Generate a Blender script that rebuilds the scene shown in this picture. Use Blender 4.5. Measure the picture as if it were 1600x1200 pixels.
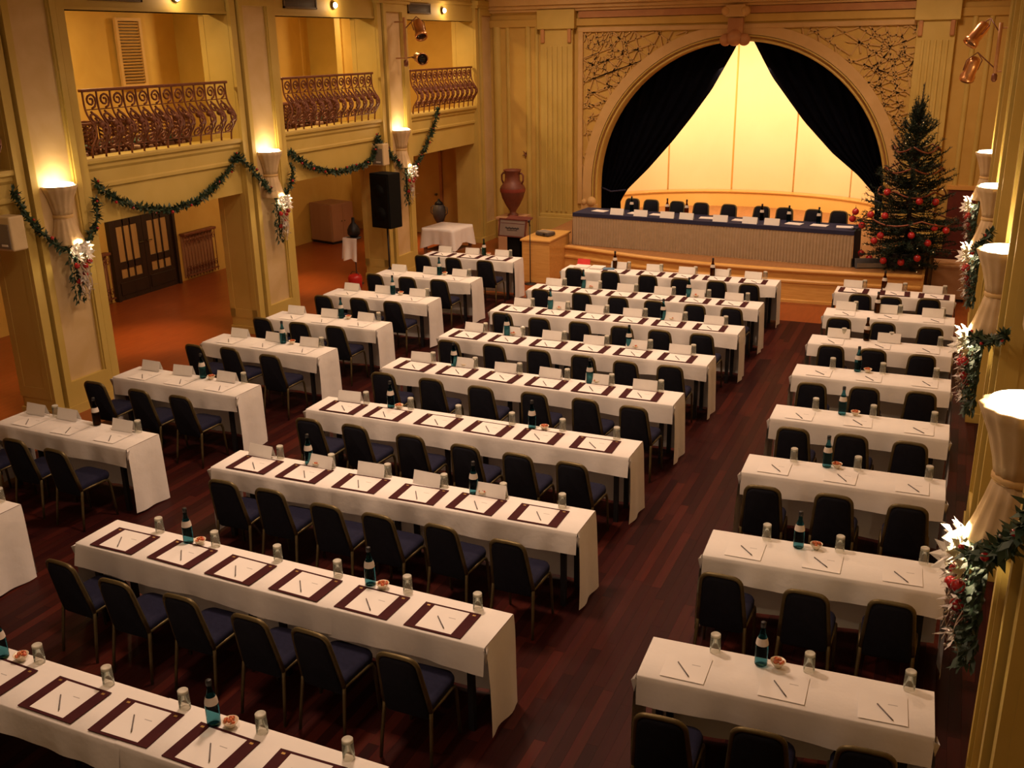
import bpy, bmesh, math, random
from mathutils import Vector, Matrix
PI = math.pi; R = math.radians
rnd = random.Random(7)
for o in list(bpy.data.objects): bpy.data.objects.remove(o)
scene = bpy.context.scene
COL = scene.collection

# ------------------------------------------------------------------ camera
cd = bpy.data.cameras.new('camera'); cam = bpy.data.objects.new('camera', cd); COL.objects.link(cam)
yaw, pitch, roll = -0.4199111600829449, 0.3296948037036371, -0.01793085349372614
fw = Vector((math.sin(yaw)*math.cos(pitch), math.cos(yaw)*math.cos(pitch), -math.sin(pitch)))
rt = Vector((math.cos(yaw), -math.sin(yaw), 0)); up = rt.cross(fw)
r2 = rt*math.cos(roll)+up*math.sin(roll); u2 = -rt*math.sin(roll)+up*math.cos(roll)
M = Matrix(((r2.x, u2.x, -fw.x, 2.5519), (r2.y, u2.y, -fw.y, -5.2249), (r2.z, u2.z, -fw.z, 4.6002), (0, 0, 0, 1)))
cam.matrix_world = M
cd.sensor_width = 36.0; cd.lens = 1549.197*36/1600; cd.clip_start = 0.05; cd.clip_end = 100
scene.camera = cam

# ------------------------------------------------------------------ world, exposure
w = bpy.data.worlds.new('world'); scene.world = w; w.use_nodes = True
w.node_tree.nodes['Background'].inputs[0].default_value = (1.0, 0.58, 0.28, 1)
w.node_tree.nodes['Background'].inputs[1].default_value = 0.15
vs = scene.view_settings
vs.view_transform = 'Standard'; vs.look = 'None'; vs.gamma = 1.0; vs.use_curve_mapping = False
vs.exposure = 0.0

# ------------------------------------------------------------------ large lights (lamps of the hall ceiling, gallery, aisle, stage, and added fill)
WARM = (1.0, 0.66, 0.36); AMBER = (1.0, 0.55, 0.20)
def area(name, loc, target, size, energy, color=WARM, shape='DISK', spread=180):
    l = bpy.data.lights.new(name, 'AREA'); l.shape = shape; l.size = size; l.energy = energy; l.color = color
    l.spread = R(spread)
    o = bpy.data.objects.new(name, l); COL.objects.link(o); o.location = loc
    d = Vector(target)-Vector(loc); o.rotation_euler = d.to_track_quat('-Z', 'Y').to_euler(); return o
def point(name, loc, energy, color=WARM, radius=0.05):
    l = bpy.data.lights.new(name, 'POINT'); l.energy = energy; l.color = color; l.shadow_soft_size = radius
    o = bpy.data.objects.new(name, l); COL.objects.link(o); o.location = loc; return o
def spot(name, loc, target, energy, angle, color=WARM, radius=0.08, blend=0.6):
    l = bpy.data.lights.new(name, 'SPOT'); l.energy = energy; l.color = color; l.spot_size = R(angle); l.spot_blend = blend
    l.shadow_soft_size = radius
    o = bpy.data.objects.new(name, l); COL.objects.link(o); o.location = loc
    d = Vector(target)-Vector(loc); o.rotation_euler = d.to_track_quat('-Z', 'Y').to_euler(); return o
for i, (x, y, e) in enumerate([(-1.9, 1.9, 250), (-4.2, 6.9, 150), (-0.2, 6.4, 150), (-4.4, 11.0, 140), (-0.2, 11.0, 145), (-0.9, -2.0, 80), (-5.6, 14.6, 120), (1.4, 14.6, 120)]):  # foremost lamp and the pair by the stage wall are added fill
    area('ceiling_and_fill_lamp', (x, y, 6.45), (x, y, 0), 0.8, e*0.70, (1.0, 0.66, 0.445), spread=150)
for y in (2.6, 7.0, 11.2, 15.8):
    spot('aisle_downlight', (-9.5, y, 2.55), (-9.6, y, 0), 260, 62, AMBER, blend=1.0)
    area('aisle_wall_fill', (-9.8, y+1.6, 2.58), (-11.4, y+1.6, 1.0), 0.2, 34, (1.0, 0.60, 0.26))  # added fill to lift the aisle wall, stands for no fixture
for y in (6.1, 10.4, 14.8):
    area('gallery_ceiling_lamp', (-9.2, y, 5.5), (-9.4, y, 3), 0.25, 74, (1.0, 0.66, 0.28))
area('stage_lamp', (-2.0, 18.3, 4.35), (-2.0, 20.4, 1.6), 1.6, 142, (1.0, 0.63, 0.37))
area('stage_lamp', (-4.0, 18.3, 3.0), (-3.2, 20.2, 1.6), 0.7, 44, (1.0, 0.64, 0.36))
area('stage_lamp', (0.0, 18.3, 3.0), (-0.8, 20.2, 1.6), 0.7, 44, (1.0, 0.64, 0.36))

# ------------------------------------------------------------------ materials
MATS = {}
def mat(name, col, rough=0.6, metal=0.0, col2=None, scale=4.0, bump=0.0, bscale=60.0, coat=0.0, spec=0.5, stretch=(1, 1, 1), detail=4.0, sheen=0.0):
    m = bpy.data.materials.new(name); m.use_nodes = True; nt = m.node_tree; b = nt.nodes['Principled BSDF']
    b.inputs['Base Color'].default_value = (*col, 1); b.inputs['Roughness'].default_value = rough; b.inputs['Metallic'].default_value = metal
    b.inputs['Specular IOR Level'].default_value = spec; b.inputs['Coat Weight'].default_value = coat
    if sheen: b.inputs['Sheen Weight'].default_value = sheen
    tc = nt.nodes.new('ShaderNodeTexCoord'); mp = nt.nodes.new('ShaderNodeMapping'); mp.inputs['Scale'].default_value = stretch
    nt.links.new(tc.outputs['Object'], mp.inputs['Vector'])
    if col2:
        n = nt.nodes.new('ShaderNodeTexNoise'); n.inputs['Scale'].default_value = scale; n.inputs['Detail'].default_value = detail
        n.inputs['Distortion'].default_value = 0.6
        nt.links.new(mp.outputs[0], n.inputs['Vector'])
        r = nt.nodes.new('ShaderNodeValToRGB'); r.color_ramp.elements[0].position = 0.35; r.color_ramp.elements[1].position = 0.68
        r.color_ramp.elements[0].color = (*col, 1); r.color_ramp.elements[1].color = (*col2, 1)
        nt.links.new(n.outputs['Fac'], r.inputs['Fac']); nt.links.new(r.outputs['Color'], b.inputs['Base Color'])
    if bump:
        n2 = nt.nodes.new('ShaderNodeTexNoise'); n2.inputs['Scale'].default_value = bscale; n2.inputs['Detail'].default_value = 3
        nt.links.new(mp.outputs[0], n2.inputs['Vector'])
        bp = nt.nodes.new('ShaderNodeBump'); bp.inputs['Strength'].default_value = bump; bp.inputs['Distance'].default_value = 0.02
        nt.links.new(n2.outputs['Fac'], bp.inputs['Height']); nt.links.new(bp.outputs[0], b.inputs['Normal'])
    MATS[name] = m; return m
def emit(name, col, strength):
    m = bpy.data.materials.new(name); m.use_nodes = True; nt = m.node_tree; nt.nodes.clear()
    e = nt.nodes.new('ShaderNodeEmission'); e.inputs[0].default_value = (*col, 1); e.inputs[1].default_value = strength
    o = nt.nodes.new('ShaderNodeOutputMaterial'); nt.links.new(e.outputs[0], o.inputs[0]); MATS[name] = m; return m
def glassy(name, tint, rough=0.03, mixf=0.18, haze=None, hf=0.0):
    m = bpy.data.materials.new(name); m.use_nodes = True; nt = m.node_tree; nt.nodes.clear()
    t = nt.nodes.new('ShaderNodeBsdfTransparent'); t.inputs[0].default_value = (*tint, 1)
    g = nt.nodes.new('ShaderNodeBsdfGlossy'); g.inputs['Color'].default_value = (0.9, 0.95, 0.95, 1); g.inputs['Roughness'].default_value = rough
    lw = nt.nodes.new('ShaderNodeLayerWeight'); lw.inputs['Blend'].default_value = mixf
    mx = nt.nodes.new('ShaderNodeMixShader'); o = nt.nodes.new('ShaderNodeOutputMaterial')
    nt.links.new(lw.outputs['Fresnel'], mx.inputs[0]); nt.links.new(t.outputs[0], mx.inputs[1]); nt.links.new(g.outputs[0], mx.inputs[2])
    if haze:
        d = nt.nodes.new('ShaderNodeBsdfDiffuse'); d.inputs[0].default_value = (*haze, 1); m2 = nt.nodes.new('ShaderNodeMixShader'); m2.inputs[0].default_value = hf
        nt.links.new(mx.outputs[0], m2.inputs[1]); nt.links.new(d.outputs[0], m2.inputs[2]); nt.links.new(m2.outputs[0], o.inputs[0])
    else: nt.links.new(mx.outputs[0], o.inputs[0])
    MATS[name] = m; return m
def plank_mat(name, cols, rough):
    m = bpy.data.materials.new(name); m.use_nodes = True; nt = m.node_tree; b = nt.nodes['Principled BSDF']
    oi = nt.nodes.new('ShaderNodeObjectInfo'); ge = nt.nodes.new('ShaderNodeNewGeometry')
    ad = nt.nodes.new('ShaderNodeMath'); ad.operation = 'ADD'; fr = nt.nodes.new('ShaderNodeMath'); fr.operation = 'FRACT'
    nt.links.new(oi.outputs['Random'], ad.inputs[0]); nt.links.new(ge.outputs['Random Per Island'], ad.inputs[1]); nt.links.new(ad.outputs[0], fr.inputs[0])
    r = nt.nodes.new('ShaderNodeValToRGB'); r.color_ramp.elements[0].color = (*cols[0], 1); r.color_ramp.elements[1].color = (*cols[-1], 1)
    for i, c in enumerate(cols[1:-1]):
        e = r.color_ramp.elements.new((i+1)/(len(cols)-1)); e.color = (*c, 1)
    nt.links.new(fr.outputs[0], r.inputs[0])
    tc = nt.nodes.new('ShaderNodeNewGeometry'); mp = nt.nodes.new('ShaderNodeMapping'); mp.inputs['Scale'].default_value = (45, 2.5, 1)
    n = nt.nodes.new('ShaderNodeTexNoise'); n.inputs['Scale'].default_value = 1.0; n.inputs['Detail'].default_value = 5
    nt.links.new(tc.outputs['Position'], mp.inputs[0]); nt.links.new(mp.outputs[0], n.inputs['Vector'])
    mx = nt.nodes.new('ShaderNodeMixRGB'); mx.blend_type = 'MULTIPLY'; mx.inputs[0].default_value = 0.55
    nt.links.new(r.outputs[0], mx.inputs[1]); nt.links.new(n.outputs['Color'], mx.inputs[2])
    gm = nt.nodes.new('ShaderNodeBrightContrast'); gm.inputs['Bright'].default_value = 0.0; nt.links.new(mx.outputs[0], gm.inputs[0])
    nt.links.new(gm.outputs[0], b.inputs['Base Color']); b.inputs['Roughness'].default_value = rough; b.inputs['Specular IOR Level'].default_value = 0.06
    MATS[name] = m; return m

mat('wall', (0.54, 0.345, 0.075), 0.75, col2=(0.60, 0.40, 0.10), scale=1.6, bump=0.05, bscale=8)
mat('pillar', (0.52, 0.375, 0.085), 0.6, col2=(0.59, 0.44, 0.12), scale=1.3, bump=0.04, bscale=8)
mat('marble', (0.58, 0.415, 0.19), 0.45, col2=(0.66, 0.495, 0.265), scale=2.2, detail=8)
mat('sconce', (0.52, 0.37, 0.19), 0.65, col2=(0.58, 0.43, 0.24), scale=5)
mat('arch', (0.56, 0.36, 0.13), 0.6, col2=(0.63, 0.42, 0.17), scale=2.0)
mat('relief', (0.52, 0.32, 0.10), 0.7, col2=(0.57, 0.36, 0.12), scale=3.0)
mat('rosewood_trim', (0.42, 0.19, 0.07), 0.6, col2=(0.5, 0.25, 0.09), scale=3)
mat('backdrop', (0.82, 0.66, 0.38), 0.85, col2=(0.86, 0.70, 0.42), scale=0.8)
mat('dado', (0.85, 0.52, 0.13), 0.7, col2=(0.88, 0.56, 0.16), scale=1.0)
mat('velvet', (0.0022, 0.0026, 0.005), 0.95, col2=(0.0035, 0.004, 0.008), scale=6, spec=0.03)
mat('stage_wood', (0.62, 0.33, 0.08), 0.4, col2=(0.72, 0.42, 0.12), scale=3, stretch=(1, 6, 12), coat=0.2)
mat('parquet', (0.22, 0.048, 0.010), 0.32, col2=(0.28, 0.066, 0.014), scale=2.0, stretch=(10, 1.2, 1))
mat('stage_floor', (0.30, 0.14, 0.05), 0.45, col2=(0.36, 0.17, 0.06), scale=3, stretch=(8, 1, 1))
plank_mat('mahogany', [(0.034, 0.0085, 0.008), (0.055, 0.012, 0.010), (0.032, 0.008, 0.008), (0.095, 0.019, 0.013), (0.038, 0.010, 0.009)], 0.40)
mat('cloth', (0.82, 0.79, 0.76), 0.85, col2=(0.86, 0.83, 0.80), scale=3, bump=0.22, bscale=9)
mat('paper', (0.82, 0.79, 0.76), 0.85, col2=(0.86, 0.83, 0.80), scale=3)
mat('card', (0.84, 0.82, 0.78), 0.75, col2=(0.82, 0.79, 0.75), scale=10)
mat('burgundy', (0.050, 0.010, 0.013), 0.85, spec=0.15, col2=(0.062, 0.013, 0.015), scale=12, bump=0.05, bscale=200)
mat('gold_mark', (0.45, 0.28, 0.08), 0.4, metal=0.6, col2=(0.5, 0.32, 0.1), scale=20)
mat('pen', (0.16, 0.14, 0.14), 0.4, metal=0.3, col2=(0.19, 0.17, 0.17), scale=20)
mat('ink', (0.42, 0.40, 0.40), 0.8, col2=(0.46, 0.44, 0.43), scale=20)
mat('brass', (0.115, 0.088, 0.038), 0.46, metal=0.7, col2=(0.15, 0.115, 0.052), scale=9)
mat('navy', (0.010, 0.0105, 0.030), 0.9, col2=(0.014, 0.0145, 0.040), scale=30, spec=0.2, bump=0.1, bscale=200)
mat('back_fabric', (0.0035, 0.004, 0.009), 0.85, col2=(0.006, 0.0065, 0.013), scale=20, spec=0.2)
mat('navy_cloth', (0.012, 0.014, 0.05), 0.8, col2=(0.016, 0.018, 0.062), scale=6)
mat('skirt', (0.38, 0.285, 0.17), 0.85, col2=(0.42, 0.315, 0.20), scale=8, sheen=0.1)
mat('black_metal', (0.006, 0.006, 0.008), 0.5, col2=(0.010, 0.010, 0.012), scale=15)
mat('black_box', (0.003, 0.0036, 0.0034), 0.75, col2=(0.0045, 0.0052, 0.005), scale=40, spec=0.15)
mat('grille_grey', (0.20, 0.16, 0.12), 0.8, col2=(0.23, 0.19, 0.14), scale=60)
mat('speaker_beige', (0.60, 0.46, 0.25), 0.6, col2=(0.64, 0.50, 0.28), scale=8)
mat('white_plastic', (0.8, 0.76, 0.68), 0.4, col2=(0.82, 0.78, 0.7), scale=9)
mat('iron', (0.16, 0.055, 0.028), 0.5, metal=0.35, col2=(0.22, 0.08, 0.04), scale=14)
mat('dark_wood', (0.018, 0.010, 0.007), 0.4, col2=(0.03, 0.016, 0.010), scale=4, stretch=(1, 1, 0.2))
mat('pane_curtain', (0.40, 0.25, 0.10), 0.35, col2=(0.46, 0.30, 0.13), scale=5, stretch=(6, 6, 0.5), coat=0.4)
mat('cabinet', (0.30, 0.15, 0.08), 0.55, col2=(0.34, 0.18, 0.10), scale=4, stretch=(1, 1, 0.2))
mat('tan_board', (0.48, 0.27, 0.13), 0.6, col2=(0.53, 0.31, 0.16), scale=4)
mat('terracotta', (0.13, 0.034, 0.017), 0.5, col2=(0.18, 0.05, 0.024), scale=6)
mat('copper', (0.62, 0.30, 0.12), 0.28, metal=0.9, col2=(0.70, 0.36, 0.16), scale=9)
mat('needle', (0.006, 0.018, 0.008), 0.7, col2=(0.013, 0.032, 0.013), scale=7)
mat('leaf', (0.018, 0.045, 0.022), 0.55, col2=(0.045, 0.085, 0.045), scale=18)
mat('bark', (0.025, 0.014, 0.008), 0.9, col2=(0.04, 0.022, 0.012), scale=12, bump=0.3)
mat('red', (0.42, 0.012, 0.016), 0.22, col2=(0.50, 0.02, 0.022), scale=6, coat=0.5)
mat('red_satin', (0.20, 0.03, 0.018), 0.5, col2=(0.24, 0.04, 0.022), scale=9)
mat('tinsel', (0.16, 0.035, 0.018), 0.45, metal=0.4, col2=(0.26, 0.09, 0.035), scale=30)
mat('petal', (0.86, 0.82, 0.72), 0.7, col2=(0.90, 0.87, 0.80), scale=12)
mat('silver', (0.36, 0.32, 0.29), 0.4, metal=0.5, col2=(0.46, 0.41, 0.37), scale=16)
mat('ribbon', (0.40, 0.30, 0.21), 0.45, col2=(0.46, 0.36, 0.27), scale=8)
mat('olive', (0.12, 0.075, 0.03), 0.85, col2=(0.16, 0.10, 0.04), scale=5)
mat('gunmetal', (0.05, 0.045, 0.045), 0.5, col2=(0.07, 0.06, 0.06), scale=8)
mat('sign_grey', (0.20, 0.15, 0.13), 0.5, col2=(0.23, 0.175, 0.15), scale=5)
mat('frame_red', (0.10, 0.018, 0.014), 0.45, col2=(0.13, 0.024, 0.018), scale=7)
mat('sweet_red', (0.5, 0.06, 0.03), 0.3, col2=(0.62, 0.22, 0.06), scale=60, coat=0.5)
mat('porcelain', (0.78, 0.66, 0.46), 0.3, col2=(0.82, 0.71, 0.52), scale=8, coat=0.3)
mat('bottle_label', (0.62, 0.56, 0.50), 0.6, col2=(0.68, 0.62, 0.56), scale=12)
mat('lens_black', (0.003, 0.003, 0.005), 0.15, col2=(0.005, 0.005, 0.008), scale=10)
mat('vent', (0.10, 0.065, 0.03), 0.6, col2=(0.13, 0.085, 0.04), scale=12)
mat('ceiling', (0.70, 0.55, 0.30), 0.8, col2=(0.74, 0.6, 0.34), scale=1.0)
mat('red_folder', (0.62, 0.03, 0.03), 0.5, col2=(0.68, 0.05, 0.04), scale=8)
mat('blue_folder', (0.10, 0.20, 0.32), 0.5, col2=(0.14, 0.24, 0.36), scale=8)
mat('extinguisher', (0.45, 0.015, 0.012), 0.35, col2=(0.5, 0.02, 0.016), scale=7)
glassy('clear_glass', (0.93, 0.93, 0.90), 0.05, 0.10, (0.80, 0.78, 0.70), 0.10); glassy('thick_glass', (0.9, 0.9, 0.86), 0.05, 0.15, (0.85, 0.82, 0.72), 0.5); glassy('teal_glass', (0.24, 0.48, 0.54), mixf=0.12); glassy('amber_glass', (0.25, 0.14, 0.05), mixf=0.12)
emit('lamp_glow', (1.0, 0.80, 0.50), 14.0); emit('spot_glow', (1.0, 0.72, 0.40), 18.0); emit('fairy', (1.0, 0.55, 0.20), 0.9)

# ------------------------------------------------------------------ mesh helpers
class MB:
    def __init__(s): s.v = []; s.f = []; s.sm = []
    def add(s, vs_, fs, smooth=False):
        n = len(s.v); s.v += [tuple(p) for p in vs_]; s.f += [tuple(i+n for i in f) for f in fs]; s.sm += [smooth]*len(fs); return s
    def box(s, x0, x1, y0, y1, z0, z1, rot=None, piv=None):
        vs_ = [Vector((x, y, z)) for z in (z0, z1) for y in (y0, y1) for x in (x0, x1)]
        if rot is not None:
            p = Vector(piv) if piv else Vector(((x0+x1)/2, (y0+y1)/2, (z0+z1)/2)); vs_ = [p+rot@(v-p) for v in vs_]
        return s.add(vs_, [(0, 2, 3, 1), (4, 5, 7, 6), (0, 1, 5, 4), (2, 6, 7, 3), (0, 4, 6, 2), (1, 3, 7, 5)])
    def tube(s, pts, r, n=8, caps=True, flat=None):
        pts = [Vector(p) for p in pts]; rs = r if isinstance(r, (list, tuple)) else [r]*len(pts)
        rings = []; prev = None
        for i, p in enumerate(pts):
            a = pts[max(i-1, 0)]; b = pts[min(i+1, len(pts)-1)]; t = (b-a)
            if t.length < 1e-9: t = Vector((0, 0, 1))
            t.normalize()
            if prev is None:
                u = t.cross(Vector((0, 0, 1)));
                if u.length < 0.05: u = t.cross(Vector((1, 0, 0)))
            else:
                u = prev - t*prev.dot(t)
                if u.length < 1e-6: u = t.cross(Vector((1, 0, 0)))
            u.normalize(); prev = u; v = t.cross(u)
            rings.append([p+(u*math.cos(2*PI*k/n)+v*math.sin(2*PI*k/n))*rs[i] for k in range(n)])
        vs_ = [q for rg in rings for q in rg]; fs = []
        for i in range(len(pts)-1):
            for k in range(n):
                a = i*n+k; b = i*n+(k+1) % n; fs.append((a, b, b+n, a+n))
        if caps: fs += [tuple(range(n-1, -1, -1)), tuple((len(pts)-1)*n+k for k in range(n))]
        return s.add(vs_, fs, True)
    def lathe(s, prof, n=20, c=(0, 0, 0), mod=None, capb=True, capt=True):
        vs_ = []
        for (r, z) in prof:
            for k in range(n):
                a = 2*PI*k/n; rr = r*(mod(a, z) if mod else 1); vs_.append((c[0]+rr*math.cos(a), c[1]+rr*math.sin(a), c[2]+z))
        fs = []
        for i in range(len(prof)-1):
            for k in range(n):
                a = i*n+k; b = i*n+(k+1) % n; fs.append((a, b, b+n, a+n))
        if capb: fs.append(tuple(range(n-1, -1, -1)))
        if capt: fs.append(tuple((len(prof)-1)*n+k for k in range(n)))
        return s.add(vs_, fs, True)
    def ball(s, c, r, n=10, m=7, sz=1.0):
        prof = [(max(r*math.sin(PI*i/m), 0.0005), -r*sz*math.cos(PI*i/m)) for i in range(m+1)]
        return s.lathe(prof, n, c)
    def prism(s, poly, axis, a, b):
        # poly: list of 2D points; extruded along axis from a to b
        def P(p, t): return {'x': (t, p[0], p[1]), 'y': (p[0], t, p[1]), 'z': (p[0], p[1], t)}[axis]
        n = len(poly); vs_ = [P(p, a) for p in poly]+[P(p, b) for p in poly]
        fs = [tuple(range(n-1, -1, -1)), tuple(range(n, 2*n))]+[(i, (i+1) % n, n+(i+1) % n, n+i) for i in range(n)]
        return s.add(vs_, fs)
    def grid(s, fn, nu, nv, smooth=True):
        vs_ = [fn(i/nu, j/nv) for j in range(nv+1) for i in range(nu+1)]
        fs = [(j*(nu+1)+i, j*(nu+1)+i+1, (j+1)*(nu+1)+i+1, (j+1)*(nu+1)+i) for j in range(nv) for i in range(nu)]
        return s.add(vs_, fs, smooth)
    def sweep(s, path, prof, closed=False):
        # path: list of (x,y,nx,ny) ; prof: list of (out,z)
        k = len(prof); vs_ = []
        for (x, y, nx, ny) in path:
            for (o_, z) in prof: vs_.append((x+nx*o_, y+ny*o_, z))
        fs = []
        for i in range(len(path)-1):
            for j in range(k-1): fs.append((i*k+j, (i+1)*k+j, (i+1)*k+j+1, i*k+j+1))
        return s.add(vs_, fs)
    def mesh(s, name, m, fix=True):
        me = bpy.data.meshes.new(name); me.from_pydata(s.v, [], s.f); me.materials.append(MATS[m])
        for p, sm in zip(me.polygons, s.sm): p.use_smooth = sm
        if fix:
            bm = bmesh.new(); bm.from_mesh(me); bmesh.ops.recalc_face_normals(bm, faces=bm.faces); bm.to_mesh(me); bm.free()
        return me
    def build(s, name, m, parent=None, bevel=0, fix=True, loc=None, seg=2):
        me = s.mesh(name, m, fix); o = bpy.data.objects.new(name, me); COL.objects.link(o); o.parent = parent
        if loc: o.location = loc
        if bevel:
            md = o.modifiers.new('bevel', 'BEVEL'); md.width = bevel; md.segments = seg; md.limit_method = 'ANGLE'
        return o
def obj(name, me, parent=None, loc=None):
    o = bpy.data.objects.new(name, me); COL.objects.link(o); o.parent = parent
    if loc: o.location = loc
    return o
def tag(o, label, cat, group=None):
    o['label'] = label; o['category'] = cat
    if group: o['group'] = group
    return o
def thing(name, loc, label, cat, group=None, rz=0):
    o = bpy.data.objects.new(name, None); COL.objects.link(o); o.location = loc; o.rotation_euler = (0, 0, rz); o.empty_display_size = 0.1
    return tag(o, label, cat, group)
def struct(o, label=None):
    o['kind'] = 'structure'
    if label: o['label'] = label
    return o
KIDS = {}
def kids(o):
    return [c for c in bpy.data.objects if c.parent == o]
def proto_list(root):
    out = []
    for c in kids(root): out.append((c, kids(c)))
    return out
def dup(root, plist, loc, rz, label=None, group=None):
    r_ = root.copy(); COL.objects.link(r_); r_.location = loc; r_.rotation_euler = (0, 0, rz)
    if label: r_['label'] = label
    if group: r_['group'] = group
    for c, gs in plist:
        n = c.copy(); COL.objects.link(n); n.parent = r_
        for g in gs:
            h = g.copy(); COL.objects.link(h); h.parent = n
    return r_
class Stamp:
    """first use moves the prototype itself, later uses copy it with its parts"""
    def __init__(s, root): s.root = root; s.used = False; s.pl = None
    def put(s, loc, rz, label, group=None):
        if s.pl is None: s.pl = proto_list(s.root)
        if not s.used:
            s.used = True; s.root.location = loc; s.root.rotation_euler = (0, 0, rz); s.root['label'] = label
            if group: s.root['group'] = group
            return s.root
        return dup(s.root, s.pl, loc, rz, label, group)
ORD = ['first', 'second', 'third', 'fourth', 'fifth', 'sixth', 'seventh', 'eighth', 'ninth', 'tenth', 'eleventh', 'twelfth', 'thirteenth']


# ================================================================== THE SETTING
# ---- floor: warm parquet round a sunken field of mahogany planks
fl = MB()
fl.box(-7.35, 3.4, -4.2, 11.85, -0.12, -0.012); fl.box(-12.3, -7.35, -4.2, 17.6, -0.12, 0); fl.box(-7.35, 3.4, 11.85, 17.6, -0.12, 0)
floor = struct(fl.build('floor', 'parquet'), 'warm orange parquet floor with a dark mahogany plank field')
PW, PL = 0.088, 1.3
cells = []
for i in range(int(10.75/PW)):
    x = -7.35+i*PW; y = -3.6-rnd.random()*PL
    while y < 11.85:
        l = PL*(0.7+0.6*rnd.random()); cells.append((x, max(y, -4.2), min(y+l, 11.85))); y += l
def plank_rank(c):
    cx = c[0]+PW/2; cy = (c[1]+c[2])/2
    return (0 if 0.0 < cx < 1.0 and cy > -2.2 else 1, abs(cx-0.5)*1.5+abs(cy-1))
cells.sort(key=plank_rank)
plank_me = {}
rest = MB()
for i, (x, y0, y1) in enumerate(cells):
    if y1-y0 < 0.05: continue
    if i < 300:
        key = round((y1-y0)/0.1)
        L_ = y1-y0-0.001
        if key not in plank_me:
            b = MB(); b.box(0.0004, PW-0.0004, 0, 1, -0.012, 0); plank_me[key] = b.mesh('plank', 'mahogany')
        o = obj('plank', plank_me[key], floor, (x, y0, 0)); o.scale = (1, L_, 1)
    else: rest.box(x+0.0004, x+PW-0.0004, y0, y1-0.001, -0.012, 0)
o = rest.build('plank_field', 'mahogany', floor, fix=False); o['kind'] = 'stuff'

# ---- ceilings
struct(MB().box(-8.3, 3.5, -4.2, 17.6, 6.6, 6.75).build('ceiling', 'ceiling'), 'pale hall ceiling high above the tables')
struct(MB().box(-12.3, -8.1, -4.2, 17.6, 2.62, 2.86).build('ceiling_aisle', 'wall'), 'underside of the gallery above the side aisle')
struct(MB().box(-12.3, -8.0, -4.2, 17.6, 5.6, 5.75).build('ceiling_gallery', 'ceiling'), 'low ceiling over the gallery')

# ---- walls
struct(MB().box(-12.35, -12.1, -4.2, 17.6, 0, 2.62).build('wall_left', 'wall'), 'ochre rear wall of the side aisle')
wg = struct(MB().box(-10.9, -10.7, -4.2, 17.6, 2.86, 5.6).build('wall_gallery', 'wall'), 'ochre rear wall of the gallery')
g = MB()
for y in (4.6, 6.6, 9.9, 11.1, 13.6, 15.2):
    g.box(-10.7, -10.66, y, y+0.10, 2.86, 5.6)
g.build('vertical_batten', 'wall', wg)
g = MB(); g.box(-10.7, -10.67, -4.2, 17.6, 5.35, 5.55); g.build('cornice_band', 'wall', wg)
# return walls across the gallery
for y in (9.75, 13.9):
    struct(MB().box(-10.7, -10.0, y, y+0.2, 2.86, 5.6).build('wall_gallery_return', 'pillar'), 'short cream return wall in the gallery' + (' behind the middle railing' if y < 12 else ' behind the far railing'))
struct(MB().box(-12.3, -8.2, 17.4, 17.6, 0, 5.6).build('wall_aisle_end', 'wall'), 'ochre end wall of the side aisle')
struct(MB().box(3.38, 3.55, -4.2, 17.6, 0, 6.6).build('wall_right', 'wall'), 'ochre right wall behind the pillars')

# ---- stage wall with the round arch
AX, AZ, AR, WY = -2.03, 1.39, 3.20, 17.40
arc = [(AX+AR*math.cos(PI*k/48), AZ+AR*math.sin(PI*k/48)) for k in range(49)]
sw = MB()
sw.box(-8.2, AX-AR, WY, WY+0.3, 0, 6.6); sw.box(AX+AR, 3.4, WY, WY+0.3, 0, 6.6)
for k in range(48):
    (xa, za), (xb, zb) = arc[k+1], arc[k]
    sw.prism([(xa, za), (xb, zb), (xb, 6.6), (xa, 6.6)], 'y', WY, WY+0.3)
wb = struct(sw.build('wall_back', 'wall'), 'stage wall pierced by a wide round arch')
def arch_sweep(mb, prof, zlow=0.95, n=56):
    path = [(AX+1*1, 0, 0, 0)][:0]
    pts = [(AX+1.0*0+AR, zlow, 1, 0)]
    for k in range(n+1):
        a = PI*k/n; pts.append((AX+AR*math.cos(a), AZ+AR*math.sin(a), math.cos(a), math.sin(a)))
    pts.append((AX-AR, zlow, -1, 0))
    vs_ = []; K = len(prof)
    for (x, z, nx, nz) in pts:
        for (o_, y) in prof: vs_.append((x+nx*o_, y, z+nz*o_))
    fs = [(i*K+j, (i+1)*K+j, (i+1)*K+(j+1) % K, i*K+(j+1) % K) for i in range(len(pts)-1) for j in range(K)]
    fs += [tuple(range(K)), tuple((len(pts)-1)*K+j for j in range(K))]
    mb.add(vs_, fs)
def rollp(o0, o1, y, d, n=6): return [(o0+(o1-o0)*(1-math.cos(PI*k/n))/2, y-d*math.sin(PI*k/n)) for k in range(n+1)]
m_ = MB(); arch_sweep(m_, [(0.14, WY+0.02), (0.14, WY-0.05), (0.36, WY-0.05), (0.36, WY+0.02)]); m_.build('arch_band', 'arch', wb)
for o0, o1, d, mt in ((0.0, 0.055, 0.05, 'pillar'), (0.06, 0.085, 0.03, 'rosewood_trim'), (0.085, 0.135, 0.07, 'pillar')):
    m_ = MB(); arch_sweep(m_, rollp(o0, o1, WY+0.01, d)); m_.build('arch_moulding', mt, wb)
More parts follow.
